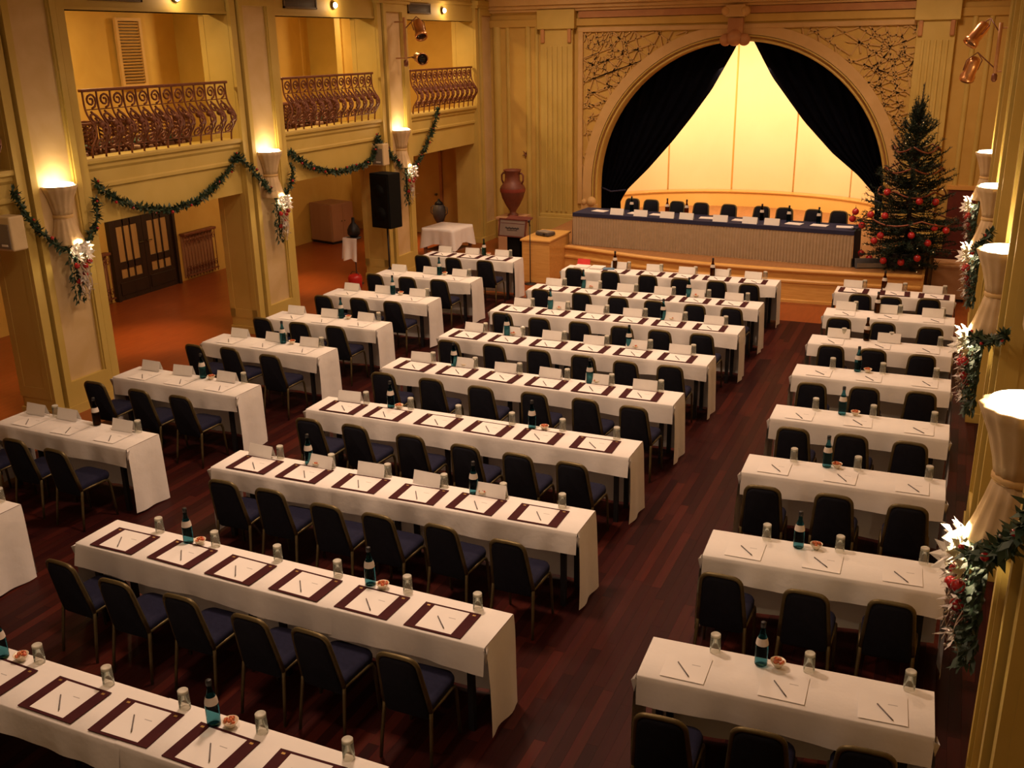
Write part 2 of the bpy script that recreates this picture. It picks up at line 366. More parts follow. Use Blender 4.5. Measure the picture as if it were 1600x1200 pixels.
for sx in (-1, 1):      # scroll foot of the arch moulding
    m_ = MB(); x0 = AX+sx*(AR+0.18)
    m_.box(min(x0-sx*0.2, x0+sx*0.2), max(x0-sx*0.2, x0+sx*0.2), WY-0.10, WY, 0.80, 0.96)
    m_.ball((x0-sx*0.05, WY-0.06, 1.02), 0.12, 12, 8); m_.ball((x0+sx*0.13, WY-0.06, 1.0), 0.08, 10, 8)
    m_.build('arch_foot', 'arch', wb)
# spandrel frame and tracery
SX0, SX1, SZ1 = -5.60, 1.54, 4.84
m_ = MB()
m_.box(SX0-0.12, SX0, WY-0.06, WY, 0.95, SZ1+0.1); m_.box(SX1, SX1+0.12, WY-0.06, WY, 0.95, SZ1+0.1); m_.box(SX0-0.12, SX1+0.12, WY-0.065, WY, SZ1, SZ1+0.1)
m_.build('spandrel_frame', 'arch', wb, bevel=0.015)
for sx in (-1, 1):
    xo = SX0 if sx < 0 else SX1; ro = AR+0.36
    poly = [(xo, SZ1), (xo, AZ+0.5)]
    m_ = MB()
    # panel skin slightly proud of the wall
    cor = Vector((xo, 0, SZ1))
    def inside(x, z): return (x-AX)**2+(z-AZ)**2 > (ro-0.02)**2 and (x-xo)*sx < 0.0 and z < SZ1 and z > AZ+0.25
    rr = random.Random(3 if sx < 0 else 4)
    hub = [(xo-sx*0.45, SZ1-0.42)]
    segs = []
    for hx, hz in hub:
        for k in range(13):
            a = 2*PI*k/13+rr.random()*0.12; segs.append(((hx+0.12*math.cos(a), hz+0.12*math.sin(a)), (hx+0.95*math.cos(a), hz+0.95*math.sin(a))))
    for ang in (18, 62, 104, 148):
        ca, sa = math.cos(R(ang)), math.sin(R(ang))
        for k in range(-9, 10):
            off = k*0.27+rr.uniform(-0.04, 0.04); bx, bz = xo-sx*0.9-sa*off, SZ1-1.1+ca*off
            for q in range(-6, 6):
                if rr.random() < 0.72: segs.append(((bx+ca*q*0.3, bz+sa*q*0.3), (bx+ca*(q+1)*0.3, bz+sa*(q+1)*0.3)))
    for (hx, hz) in hub[:1]:
        for rad in (0.24, 0.5):
            for k in range(16):
                a = 2*PI*k/16; b = 2*PI*(k+1)/16; segs.append(((hx+rad*math.cos(a), hz+rad*math.sin(a)), (hx+rad*math.cos(b), hz+rad*math.sin(b))))
    for k in range(7):
        z = AZ+0.55+k*0.30; segs.append(((xo, z), (xo-sx*1.6, z+0.55))); segs.append(((xo, z+0.5), (xo-sx*1.6, z-0.15)))
    for (p, q) in segs:
        N = 14; run = None
        pts = [(p[0]+(q[0]-p[0])*i/N, p[1]+(q[1]-p[1])*i/N) for i in range(N+1)]
        cur = []
        for pt in pts+[None]:
            if pt and inside(*pt): cur.append(pt)
            else:
                if len(cur) > 1:
                    a, b = cur[0], cur[-1]; d = Vector((b[0]-a[0], b[1]-a[1])); L_ = d.length
                    if L_ > 0.05:
                        n2 = Vector((-d.y, d.x))/L_*0.014
                        m_.prism([(a[0]-n2.x, a[1]-n2.y), (b[0]-n2.x, b[1]-n2.y), (b[0]+n2.x, b[1]+n2.y), (a[0]+n2.x, a[1]+n2.y)], 'y', WY-0.03, WY+0.005)
                cur = []
    m_.build('tracery_relief', 'relief', wb)
# entablature and keystone
m_ = MB(); m_.box(-8.1, 3.4, WY-0.05, WY, 4.98, 5.14); m_.build('architrave', 'wall', wb, bevel=0.01)
m_ = MB(); m_.box(SX0-0.1, SX1+0.1, WY-0.09, WY, 5.15, 5.29); m_.build('frieze', 'rosewood_trim', wb)
m_ = MB()
for k, (d, z0, z1) in enumerate(((0.14, 5.30, 5.36), (0.2, 5.36, 5.44), (0.28, 5.44, 5.62))): m_.box(-8.1, 3.4, WY-d, WY, z0, z1)
m_.build('cornice', 'arch', wb, bevel=0.012)
m_ = MB(); KX = -2.12
m_.box(KX-0.16, KX+0.16, WY-0.18, WY, 4.72, 5.06); m_.ball((KX-0.2, WY-0.14, 4.62), 0.13, 12, 8); m_.ball((KX+0.2, WY-0.14, 4.62), 0.13, 12, 8); m_.ball((KX, WY-0.16, 4.66), 0.17, 12, 8)
m_.build('keystone_scroll', 'rosewood_trim', wb)
m_ = MB(); m_.box(KX-0.2, KX+0.2, WY-0.24, WY, 5.08, 5.32); m_.ball((KX-0.2, WY-0.17, 5.2), 0.11, 10, 7); m_.ball((KX+0.2, WY-0.17, 5.2), 0.11, 10, 7); m_.build('keystone_cap', 'arch', wb)
# fluted pilasters
for pc in (-6.22, 1.76+0.10):
    m_ = MB(); wd = 0.40 if pc < 0 else 0.36
    m_.box(pc-wd, pc+wd, WY-0.14, WY, 0.0, 5.0)
    for k in range(5):
        x = pc-wd*0.62+k*wd*0.31; m_.box(x-0.028, x+0.028, WY-0.17, WY-0.13, 0.75, 4.55)
    m_.box(pc-wd-0.05, pc+wd+0.05, WY-0.2, WY, 0.0, 0.62); m_.box(pc-wd-0.03, pc+wd+0.03, WY-0.17, WY, 0.62, 0.70)
    m_.box(pc-wd-0.06, pc+wd+0.06, WY-0.2, WY, 4.92, 5.34)
    m_.build('pilaster', 'pillar', wb, bevel=0.012)
    m_ = MB()
    for sx in (-1, 1): m_.box(pc+sx*wd*0.82-0.045, pc+sx*wd*0.82+0.045, WY-0.19, WY-0.12, 4.62, 4.92)
    m_.build('capital_volute', 'rosewood_trim', wb, bevel=0.02)
m_ = MB()
for x, wdt in ((-7.78, 0.10), (-7.5, 0.05), (-6.98, 0.07), (-6.76, 0.05), (2.55, 0.05), (2.85, 0.05)):
    m_.prism([(x+wdt*math.cos(PI*k/8), WY-wdt*0.8*math.sin(PI*k/8)) for k in range(9)], 'z', 0.0 if x < 0 else 1.7, 5.0)
m_.build('wall_rib', 'pillar', wb)

# ---- apse behind the arch
AC = (AX, 17.75); RX, RY = 3.7, 2.75
def ell(a, dr=0.0): return (AC[0]+(RX+dr)*math.cos(a), AC[1]+(RY+dr)*math.sin(a))
seams = [0, 27, 51.5, 76, 100, 126, 151, 180]
apse = bpy.data.objects.new('wall_apse', None); COL.objects.link(apse); struct(apse, 'glowing yellow panelled apse behind the stage arch')
for s0, s1 in zip(seams[:-1], seams[1:]):
    m_ = MB(); n = 8; inn = [ell(R(s0+0.35+(s1-s0-0.7)*k/n)) for k in range(n+1)]; out = [ell(R(s0+0.35+(s1-s0-0.7)*k/n), 0.06) for k in range(n+1)]
    m_.prism(inn+out[::-1], 'z', 0.64, 5.2); m_.build('backdrop_panel', 'backdrop', apse)
m_ = MB(); n = 40; inn = [ell(R(180*k/n), 0.062) for k in range(n+1)]; out = [ell(R(180*k/n), 0.12) for k in range(n+1)]
m_.prism(inn+out[::-1], 'z', 0.6, 5.3); m_.build('backdrop_shell', 'dado', apse)
m_ = MB(); inn = [ell(R(4+172*k/n), -0.34) for k in range(n+1)]; out = [ell(R(4+172*k/n), -0.02) for k in range(n+1)]
m_.prism(inn+out[::-1], 'z', 0.63, 0.98); m_.build('dado', 'dado', apse)
m_ = MB(); inn = [ell(R(4+172*k/n), -0.37) for k in range(n+1)]; out = [ell(R(4+172*k/n), -0.02) for k in range(n+1)]
m_.prism(inn+out[::-1], 'z', 0.98, 1.005); m_.build('dado_cap', 'stage_wood', apse)
m_ = MB(); m_.prism([ell(R(180*k/n), 0.1) for k in range(n+1)], 'z', 5.2, 5.3); m_.build('apse_ceiling', 'backdrop', apse)

# ---- stage platform
FR = [(-4.97, 14.02), (-4.51, 13.95), (-3.7, 13.70), (-2.98, 13.48), (-2.3, 13.33), (-1.64, 13.24), (-1.0, 13.21), (-0.44, 13.20), (0.27, 13.22), (0.75, 13.25), (1.24, 13.29), (1.7, 13.34), (2.2, 13.40)]
SH = 0.63
stage = struct(MB().prism(FR+[(2.2, 17.75), (1.6, 17.75)]+[ell(R(180*k/24), 0.02) for k in range(25)]+[(-5.7, 17.72), (-5.7, 14.02)], 'z', 0.0, SH).build('stage_platform', 'stage_floor'), 'low timber stage with a bowed front below the arch')
def normals(P_):
    out = []
    for i, (x, y) in enumerate(P_):
        a = P_[max(i-1, 0)]; b = P_[min(i+1, len(P_)-1)]; d = Vector((b[0]-a[0], b[1]-a[1])).normalized(); out.append((x, y, d.y, -d.x))
    return out
nfr = normals(FR)
m_ = MB(); m_.sweep(nfr, [(0.0, SH+0.004), (0.05, SH+0.004), (0.08, SH-0.012), (0.09, SH-0.035), (0.08, SH-0.06), (0.05, SH-0.075), (0.03, SH-0.075)]); m_.build('stage_nosing', 'stage_wood', stage)
m_ = MB(); m_.sweep(nfr, [(0.03, SH-0.07), (0.03, 0.44), (0.055, 0.43), (0.075, 0.41), (0.075, 0.38), (0.05, 0.36)]); m_.build('stage_fascia', 'stage_wood', stage)
m_ = MB(); m_.sweep(nfr, [(0.045, 0.37), (0.045, 0.06), (0.065, 0.05), (0.065, 0.0)]); m_.build('stage_front_board', 'stage_wood', stage)
m_ = MB(); m_.box(2.2, 2.24, 13.36, 17.4, 0, SH); m_.build('stage_side_board', 'stage_wood', stage)
m_ = MB(); m_.box(-5.34, -4.74, 13.06, 14.2, 0, 0.84); m_.build('stage_block', 'stage_wood', stage, bevel=0.01)
m_ = MB(); m_.box(-5.37, -4.71, 13.03, 14.23, 0.84, 0.885); m_.build('stage_block_cap', 'stage_wood', stage, bevel=0.012)

# ---- pillars (outward = local +x, face at x=0)
pil = MB()
pil.box(-0.66, -0.10, -0.55, 0.55, 0, 6.6)
pil.box(-0.60, -0.04, -0.57, -0.44, 0.12, 6.6); pil.box(-0.60, -0.04, 0.44, 0.57, 0.12, 6.6)
pil.box(-0.67, 0.008, -0.585, 0.585, 0, 0.12)
pil_me = pil.mesh('pillar_shaft', 'pillar')
fr_ = MB()
for y0, y1 in ((-0.40, -0.31), (0.31, 0.40)): fr_.box(-0.12, 0.0, y0, y1, 0.12, 6.4)
for y0, y1 in ((-0.31, -0.285), (0.285, 0.31)): fr_.box(-0.12, -0.02, y0, y1, 0.45, 5.25)
for z0, z1 in ((0.12, 0.45), (5.25, 6.4)): fr_.box(-0.12, 0.0, -0.31, 0.31, z0, z1)
fr_me = fr_.mesh('panel_frame', 'pillar')
mp_ = MB(); mp_.box(-0.11, -0.055, -0.285, 0.285, 0.45, 5.25); mp_me = mp_.mesh('face_panel', 'marble')
sd = MB()
for s in (-1, 1):
    a, b = sorted((s*0.55, s*0.575))
    sd.box(-0.66, -0.56, a, b, 0.27, 5.3); sd.box(-0.20, -0.10, a, b, 0.27, 5.3); sd.box(-0.66, -0.10, a, b, 5.1, 5.3); sd.box(-0.66, -0.10, a, b, 0.27, 0.42)
sd_me = sd.mesh('side_frame', 'pillar')
sm_ = MB()
for s in (-1, 1):
    a, b = sorted((s*0.545, s*0.556)); sm_.box(-0.54, -0.22, a, b, 0.44, 5.08)
sm_me = sm_.mesh('side_panel', 'marble')
cap_ = MB(); cap_.box(-0.68, 0.03, -0.60, 0.60, 5.40, 5.46); cap_.box(-0.68, 0.06, -0.62, 0.62, 5.46, 5.56); cap_me = cap_.mesh('pillar_capital', 'pillar')
XL, XR = -7.90, 3.02
LP = {'A': 4.12, 'B': 8.47, 'C': 12.83, 'D': 17.15, 'Z': -0.23}
RP = [0.02, 4.18, 8.32, 12.45]
def pillar(loc, rz, label):
    o = bpy.data.objects.new('pillar', None); COL.objects.link(o); o.location = loc; o.rotation_euler = (0, 0, rz); struct(o, label)
    for nm, me in (('pillar_shaft', pil_me), ('panel_frame', fr_me), ('face_panel', mp_me), ('side_frame', sd_me), ('side_panel', sm_me), ('pillar_capital', cap_me)): obj(nm, me, o)
for k, d in (('Z', 'cream pillar at the far left beyond the frame edge'), ('A', 'nearest cream panelled pillar on the left'), ('B', 'middle cream panelled pillar on the left'), ('C', 'cream panelled pillar with spotlights and black loudspeaker before it'), ('D', 'cream pillar in the corner beside the stage wall')):
    pillar((XL, LP[k], 0), 0, d)
for k, y in enumerate(RP):
    pillar((XR, y, 0), PI, ['nearest', 'second nearest', 'third nearest', 'farthest'][k]+' cream panelled pillar along the right wall')

# ---- parapets and bulkheads between the left pillars
bays = [('Z', 'A'), ('A', 'B'), ('B', 'C'), ('C', 'D')]
for i, (a, b) in enumerate(bays):
    y0, y1 = LP[a]+0.5, LP[b]-0.5
    t = bpy.data.objects.new('trim_%d' % (i+1), None); COL.objects.link(t)
    struct(t, 'cream gallery parapet beam, '+['at the left frame edge', 'between the two nearest left pillars', 'between the middle and spotlight pillars', 'beside the stage corner'][i])
    m_ = MB(); m_.box(-8.3, -8.05, y0, y1, 2.39, 3.20); m_.build('parapet_face', 'pillar', t)
    m_ = MB(); m_.prism([(-8.32, 3.18), (-7.99, 3.18), (-7.96, 3.20), (-7.955, 3.235), (-7.97, 3.26), (-8.32, 3.26)], 'y', y0, y1); m_.build('parapet_ledge', 'pillar', t)
    m_ = MB(); m_.prism([(-8.06, 3.18), (-8.0, 3.18), (-8.0, 3.13), (-8.03, 3.09), (-8.03, 2.93), (-8.01, 2.91), (-8.01, 2.87), (-8.06, 2.84)], 'y', y0, y1); m_.build('parapet_moulding', 'pillar', t)
    u = bpy.data.objects.new('trim_%d' % (i+11), None); COL.objects.link(u)
    struct(u, 'cream bulkhead with air vent above the gallery, '+['at the left frame edge', 'between the two nearest left pillars', 'between the middle and spotlight pillars', 'beside the stage corner'][i])
    m_ = MB(); m_.box(-8.35, -8.02, y0, y1, 5.12, 6.6); m_.build('bulkhead_face', 'pillar', u)
    m_ = MB(); m_.box(-8.36, -8.0, y0, y1, 5.12, 5.16); m_.box(-8.02, -7.985, y0, y1, 5.46, 5.52); m_.build('bulkhead_moulding', 'pillar', u)

# ---- doors
def double_door(y0, y1, name, label):
    t = bpy.data.objects.new(name, None); COL.objects.link(t); t.location = (-12.1, (y0+y1)/2, 0); struct(t, label)
    hw = (y1-y0)/2
    m_ = MB(); m_.box(0, 0.10, -hw-0.07, -hw, 0, 2.5); m_.box(0, 0.10, hw, hw+0.07, 0, 2.5); m_.box(0, 0.10, -hw-0.07, hw+0.07, 2.42, 2.5); m_.build('door_frame', 'dark_wood', t)
    for s in (0, 1):
        a = -hw+s*hw+0.004; b = a+hw-0.008; w_ = b-a; st = 0.13
        m_ = MB(); X0, X1 = 0.01, 0.06
        m_.box(X0, X1, a, a+st, 0, 2.42); m_.box(X0, X1, b-st, b, 0, 2.42)
        for z0, z1 in ((0, 0.42), (0.60, 0.74), (1.42, 1.56), (2.30, 2.42)): m_.box(X0, X1, a+st, b-st, z0, z1)
        pw = (w_-2*st)/3
        for k in (1, 2): m_.box(X0, X1, a+st+pw*k-0.018, a+st+pw*k+0.018, 0.42, 2.30)
        m_.box(X1, X1+0.015, a+0.05, b-0.05, 0.10, 0.34)
        lf = m_.build('door_leaf', 'dark_wood', t, bevel=0.004)
        for k in range(3):
            for z0, z1 in ((0.42, 0.60), (0.74, 1.42), (1.56, 2.30)):
                MB().box(0.025, 0.04, a+st+pw*k+(0.018 if k else 0), a+st+pw*(k+1)-(0.018 if k < 2 else 0), z0, z1).build('pane', 'pane_curtain', lf)
        hy = b-0.06 if s == 0 else a+0.06
        m_ = MB(); m_.tube([(0.06, hy, 1.05), (0.11, hy, 1.05), (0.11, hy+(0.1 if s else -0.1), 1.05)], 0.011, 8); m_.build('handle', 'brass', lf)
double_door(8.87, 10.50, 'door_1', 'dark wooden double door with curtained panes in the side aisle')
double_door(12.75, 14.40, 'door_2', 'dark wooden double door hidden behind the middle left pillar')
d3 = bpy.data.objects.new('door_3', None); COL.objects.link(d3); d3.location = (-9.9, 17.4, 0); struct(d3, 'plain ochre service door in the aisle end wall')
MB().box(-0.45, 0.45, -0.045, -0.005, 0.01, 2.08).build('door_leaf', 'wall', d3, bevel=0.004)
m_ = MB(); m_.box(-0.53, -0.46, -0.07, 0, 0, 2.15); m_.box(0.46, 0.53, -0.07, 0, 0, 2.15); m_.box(-0.53, 0.53, -0.07, 0, 2.09, 2.16); m_.build('door_frame', 'rosewood_trim', d3)
m_ = MB(); m_.ball((0.36, -0.09, 1.02), 0.035); m_.tube([(0.36, -0.04, 1.02), (0.36, -0.08, 1.02)], 0.012); m_.build('door_knob', 'brass', d3)
m_ = MB(); m_.box(2.45, 2.98, 17.30, 17.4, 0, 1.62); d4 = struct(m_.build('door_4', 'frame_red', None, bevel=0.01), 'dark red wooden door beside the Christmas tree')
MB().box(2.40, 3.0, 17.28, 17.4, 1.62, 1.70).build('door_head', 'stage_wood', d4)

# ---- louvred panel on the gallery wall
t = thing('louvre_panel', (-10.66, 8.55, 4.02), 'tall wooden louvred panel on gallery wall above nearest railing', 'louvre')
m_ = MB(); m_.box(0, 0.05, -0.30, -0.24, 0, 1.12); m_.box(0, 0.05, 0.24, 0.30, 0, 1.12); m_.box(0, 0.05, -0.24, 0.24, 0, 0.05); m_.box(0, 0.05, -0.24, 0.24, 1.07, 1.12); m_.build('frame', 'arch', t)
m_ = MB(); m_.box(0, 0.006, -0.24, 0.24, 0.05, 1.07); m_.build('backing', 'vent', t)
sl = MB(); sl.box(-0.006, 0.006, -0.24, 0.24, -0.018, 0.018, Matrix.Rotation(R(40), 3, 'Y'), (0, 0, 0)); slm = sl.mesh('slat', 'arch')
for k in range(20): obj('slat', slm, t, (0.028, 0, 0.078+k*0.0505))

# ---- air vents and small spots in the bulkheads
for i, (y, d) in enumerate(((5.65, 'nearest'), (9.86, 'middle'), (14.06, 'farthest'))):
    t = thing('air_vent', (-8.02, y, 5.24), d+' dark air vent in the bulkhead above the gallery', 'vent', 'air vents above the gallery')
    m_ = MB(); m_.box(0, 0.03, -0.48, 0.48, 0, 0.03); m_.box(0, 0.03, -0.48, 0.48, 0.17, 0.20); m_.box(0, 0.03, -0.48, -0.45, 0, 0.2); m_.box(0, 0.03, 0.45, 0.48, 0, 0.2); m_.build('frame', 'vent', t)
    b = MB(); b.box(0, 0.004, -0.45, 0.45, 0.03, 0.17); b.build('backing', 'black_metal', t)
    s_ = MB(); s_.box(-0.008, 0.008, -0.45, 0.45, -0.005, 0.005); sm2 = s_.mesh('slat', 'vent')
    for k in range(6): obj('slat', sm2, t, (0.016, 0, 0.045+k*0.022))
for i, (y, d) in enumerate(((6.80, 'above the nearest gallery opening'), (10.87, 'above the middle gallery opening'), (15.1, 'above the farthest gallery opening'))):
    t = thing('recessed_spot', (-8.02, y, 5.32), 'small glowing spot lamp '+d, 'lamp', 'bulkhead spot lamps')
    m_ = MB(); m_.tube([(0, 0, 0), (0.05, 0, 0)], 0.065, 16); m_.build('ring', 'brass', t)
    m_ = MB(); m_.ball((0.05, 0, 0), 0.05, 12, 8); m_.build('bulb', 'spot_glow', t)
    point('spot_lamp_light', (-7.85, y, 5.3), 5, WARM, 0.04)

# ---- gallery railings
def bulge(z):       # outward offset of the bellied ironwork, z from 0 (foot) to 0.86
    t_ = z/0.86
    return 0.16*math.exp(-((t_-0.40)/0.20)**2)+0.02*math.exp(-((t_-0.02)/0.1)**2)
RL = 2.86; NB = 13
rail = thing('gallery_railing', (0, 0, 0), 'x', 'railing', 'bellied wrought iron gallery railings')
m_ = MB(); m_.box(-0.035, 0.03, -RL/2-0.04, RL/2+0.04, 0.845, 0.885); m_.build('handrail', 'iron', rail, bevel=0.01)
m_ = MB(); m_.tube([(bulge(0.12), -RL/2, 0.12), (bulge(0.12), RL/2, 0.12)], 0.009, 6); m_.build('bottom_bar', 'iron', rail)
m_ = MB(); m_.tube([(bulge(0.62)-0.005, -RL/2, 0.62), (bulge(0.62)-0.005, RL/2, 0.62)], 0.008, 6); m_.build('upper_bar', 'iron', rail)
b = MB(); b.tube([(bulge(z), 0, z) for z in [0.86*k/14 for k in range(15)]], 0.014, 6); bal_me = b.mesh('baluster', 'iron')
gap = RL/(NB-1)
def spiral(cy, cz, r0, turns, n=16, sgn=1, a0=0):
    return [(bulge(cz+r*math.sin(a))+0.004, cy+sgn*r*math.cos(a), cz+r*math.sin(a)) for r, a in [(r0*(1-0.8*k/n), a0+turns*2*PI*k/n) for k in range(n+1)]]
b = MB(); b.tube(spiral(0, 0.735, 0.100, 1.6, a0=-PI/2), 0.015, 5); up_me = b.mesh('upper_scroll', 'iron')
b = MB(); b.tube(spiral(0, 0.20, 0.095, 1.5, sgn=-1, a0=PI/2), 0.015, 5); lo_me = b.mesh('lower_scroll', 'iron')
b = MB(); b.tube(spiral(-0.04, 0.50, 0.085, 1.3, a0=-PI/3), 0.016, 5); b.tube(spiral(0.04, 0.36, 0.09, 1.3, sgn=-1, a0=PI/3), 0.016, 5)
b.tube([(bulge(z)+0.006, 0.075*math.sin((z-0.26)*11), z) for z in [0.26+0.34*k/12 for k in range(13)]], 0.016, 5); b.ball((bulge(0.43)+0.01, 0, 0.43), 0.045, 8, 6)
mid_me = b.mesh('leaf_scroll', 'iron')
for k in range(NB):
    obj('baluster', bal_me, rail, (0, -RL/2+k*gap, 0))
    if k < NB-1:
        y = -RL/2+(k+0.5)*gap; obj('upper_scroll', up_me, rail, (0, y, 0)); obj('lower_scroll', lo_me, rail, (0, y, 0)); obj('leaf_scroll', mid_me, rail, (0, y, 0))
st = Stamp(rail)
for y, d in ((1.95, 'wrought iron gallery railing cut off by the left frame edge'), (6.31, 'wrought iron bellied railing in front of the louvred panel'), (10.66, 'wrought iron bellied railing between middle and spotlight pillars'), (15.06, 'wrought iron bellied railing nearest the stage')):
    st.put((-8.05, y, 3.26), 0, d)

# ---- wicker armchairs stored behind the railing
ac = thing('wicker_armchair', (0, 0, 0), 'x', 'armchair')
m_ = MB(); m_.lathe([(0.26, 0.30), (0.28, 0.33), (0.28, 0.40), (0.25, 0.42)], 18); m_.build('seat', 'cabinet', ac)
m_ = MB()
for k in range(7):
    z = 0.42+0.055*k; m_.tube([(0.29*math.cos(a), 0.29*math.sin(a), z+0.03*math.sin(a*9)) for a in [R(-20+220*j/20) for j in range(21)]], 0.016, 5)
for j in range(12):
    a = R(-20+220*j/11); m_.tube([(0.27*math.cos(a), 0.27*math.sin(a), 0.36), (0.30*math.cos(a), 0.30*math.sin(a), 0.79)], 0.012, 5)
m_.build('wicker_back', 'iron', ac)
m_ = MB(); m_.tube([(0.31*math.cos(a), 0.31*math.sin(a), 0.80) for a in [R(-20+220*j/20) for j in range(21)]], 0.022, 6); m_.build('top_rim', 'iron', ac)
m_ = MB(); m_.lathe([(0.20, 0.42), (0.23, 0.44), (0.23, 0.48), (0.18, 0.50)], 16); m_.build('cushion', 'leaf', ac)
for k in range(4):
    a = PI/4+PI/2*k; m_ = MB(); m_.tube([(0.2*math.cos(a), 0.2*math.sin(a), 0.32), (0.25*math.cos(a), 0.25*math.sin(a), 0)], 0.016, 6); m_.build('leg', 'iron', ac)
ast = Stamp(ac)
for i, (y, d) in enumerate(((5.3, 'first'), (5.95, 'second'), (6.6, 'third'), (7.2, 'fourth'))):
    ast.put((-8.75, y, 2.866), R(-70+17*i), d+' wicker armchair from left behind the louvre-side railing', 'wicker armchairs on the gallery')
for i, (y, d) in enumerate(((9.9, 'left'), (10.6, 'middle'), (11.35, 'right'))):
    ast.put((-8.75, y, 2.866), R(-80+25*i), d+' wicker armchair behind the middle gallery railing', 'wicker armchairs on the gallery')

# ---- iron radiator grilles in the aisle
def grille(y0, y1, label):
    t = thing('radiator_grille', (-12.1, (y0+y1)/2, 0), label, 'grille', 'iron radiator grilles in the aisle'); hw = (y1-y0)/2
    m_ = MB(); m_.box(0, 0.14, -hw, hw, 0.95, 1.0); m_.build('top_rail', 'iron', t, bevel=0.008)
    m_ = MB(); m_.box(0.08, 0.11, -hw, hw, 0.10, 0.13); m_.build('bottom_rail', 'iron', t)
    m_ = MB(); m_.box(0.0, 0.02, -hw+0.02, hw-0.02, 0.06, 0.95); m_.build('back_plate', 'cabinet', t)
    n = int((y1-y0)/0.095); bb = MB(); bb.tube([(0.095, 0, 0.05), (0.095, 0, 0.95)], 0.009, 6); bme = bb.mesh('bar', 'iron')
    sc = MB(); sc.tube([(0.1+0.0*k, 0.045*(1-0.7*k/12)*math.cos(2.6*PI*k/12), 0.24+0.08*(1-0.7*k/12)*math.sin(2.6*PI*k/12)) for k in range(13)], 0.007, 5)
    sc.tube([(0.1, 0.045*(1-0.7*k/12)*math.cos(2.6*PI*k/12), 0.82+0.08*(1-0.7*k/12)*math.sin(2.6*PI*k/12)) for k in range(13)], 0.007, 5); sme = sc.mesh('scroll', 'iron')
    for k in range(n+1):
        y = -hw+0.02+(2*hw-0.04)*k/n; obj('bar', bme, t, (0, y, 0))
        if k < n: obj('scroll', sme, t, (0, y+(hw-0.02)/n, 0))
grille(10.74, 11.74, 'scrolled iron radiator grille right of the dark double door')
grille(7.75, 8.72, 'scrolled iron radiator grille left of the dark double door')

# ---- aisle furniture
t = thing('storage_cabinet', (-11.58, 15.62, 0), 'brown low storage cabinet with two doors against the aisle wall', 'cabinet', None, R(-14))
m_ = MB(); m_.box(-0.42, 0.36, -0.36, 0.36, 0.06, 0.98); m_.build('body', 'cabinet', t, bevel=0.006)
m_ = MB(); m_.box(-0.40, 0.33, -0.33, 0.34, 0, 0.06); m_.build('plinth', 'black_metal', t)
for s in (0, 1):
    m_ = MB(); m_.box(0.36, 0.375, -0.35+s*0.352, -0.006+s*0.352, 0.08, 0.96); d_ = m_.build('door', 'cabinet', t); m_ = MB(); m_.ball((0.39, -0.05+s*0.1, 0.55), 0.015, 8, 6); m_.build('knob', 'brass', d_)
m_ = MB(); m_.box(-0.40, 0.34, -0.375, -0.36, 0.08, 0.96); m_.build('side_panel', 'cabinet', t)
t = thing('service_stand', (-8.48, 11.76, 0), 'thin metal service stand draped with a white napkin beside pillar', 'stand')
m_ = MB(); m_.lathe([(0.14, 0), (0.14, 0.015), (0.02, 0.04)], 16); m_.tube([(0, 0, 0.02), (0, 0, 0.95)], 0.012); m_.build('pole', 'gunmetal', t)
m_ = MB(); m_.lathe([(0.13, 0.93), (0.15, 0.95), (0.15, 0.96), (0.10, 0.965)], 18); m_.build('tray', 'gunmetal', t)
m_ = MB(); m_.lathe([(0.06, 0.965), (0.13, 1.03), (0.13, 1.12), (0.09, 1.2), (0.035, 1.26), (0.03, 1.36)], 14); m_.build('ice_bucket', 'black_metal', t)
m_ = MB(); m_.grid(lambda u, v: (-0.16+0.32*u, -0.16-0.03*math.sin(u*9)*v-0.04*v, 0.97-0.42*v-0.10*abs(u-0.5)*v), 12, 8); m_.grid(lambda u, v: (-0.17-0.05*v, -0.16+0.3*u, 0.97-0.45*v+0.1*u*v), 8, 8); m_.build('napkin', 'cloth', t)
t = thing('red_bucket', (-8.30, 11.42, 0), 'small glossy red fire bucket on the aisle floor by pillar', 'bucket')
m_ = MB(); m_.lathe([(0.11, 0), (0.13, 0.02), (0.145, 0.22), (0.12, 0.27), (0.05, 0.285)], 18); m_.build('body', 'extinguisher', t)
m_ = MB(); m_.tube([(-0.12, 0, 0.25), (-0.06, 0, 0.33), (0.06, 0, 0.33), (0.12, 0, 0.25)], 0.007); m_.build('handle', 'gunmetal', t)
t = thing('floor_urn', (-8.98, 16.4, 0), 'grey metal standing urn with dark lid behind the clothed side table', 'urn')
m_ = MB(); m_.lathe([(0.17, 0), (0.17, 0.03), (0.05, 0.12), (0.05, 0.45), (0.10, 0.52), (0.15, 0.62), (0.17, 0.78), (0.13, 0.9), (0.09, 0.93)], 18); m_.build('body', 'gunmetal', t)
m_ = MB(); m_.lathe([(0.11, 0.93), (0.09, 0.98), (0.03, 1.02), (0.025, 1.06)], 14); m_.build('lid', 'black_metal', t)
m_ = MB()
for s in (-1, 1): m_.tube([(s*0.15, 0, 0.65), (s*0.23, 0, 0.72), (s*0.22, 0, 0.85), (s*0.12, 0, 0.9)], 0.012)
m_.build('handle', 'gunmetal', t)

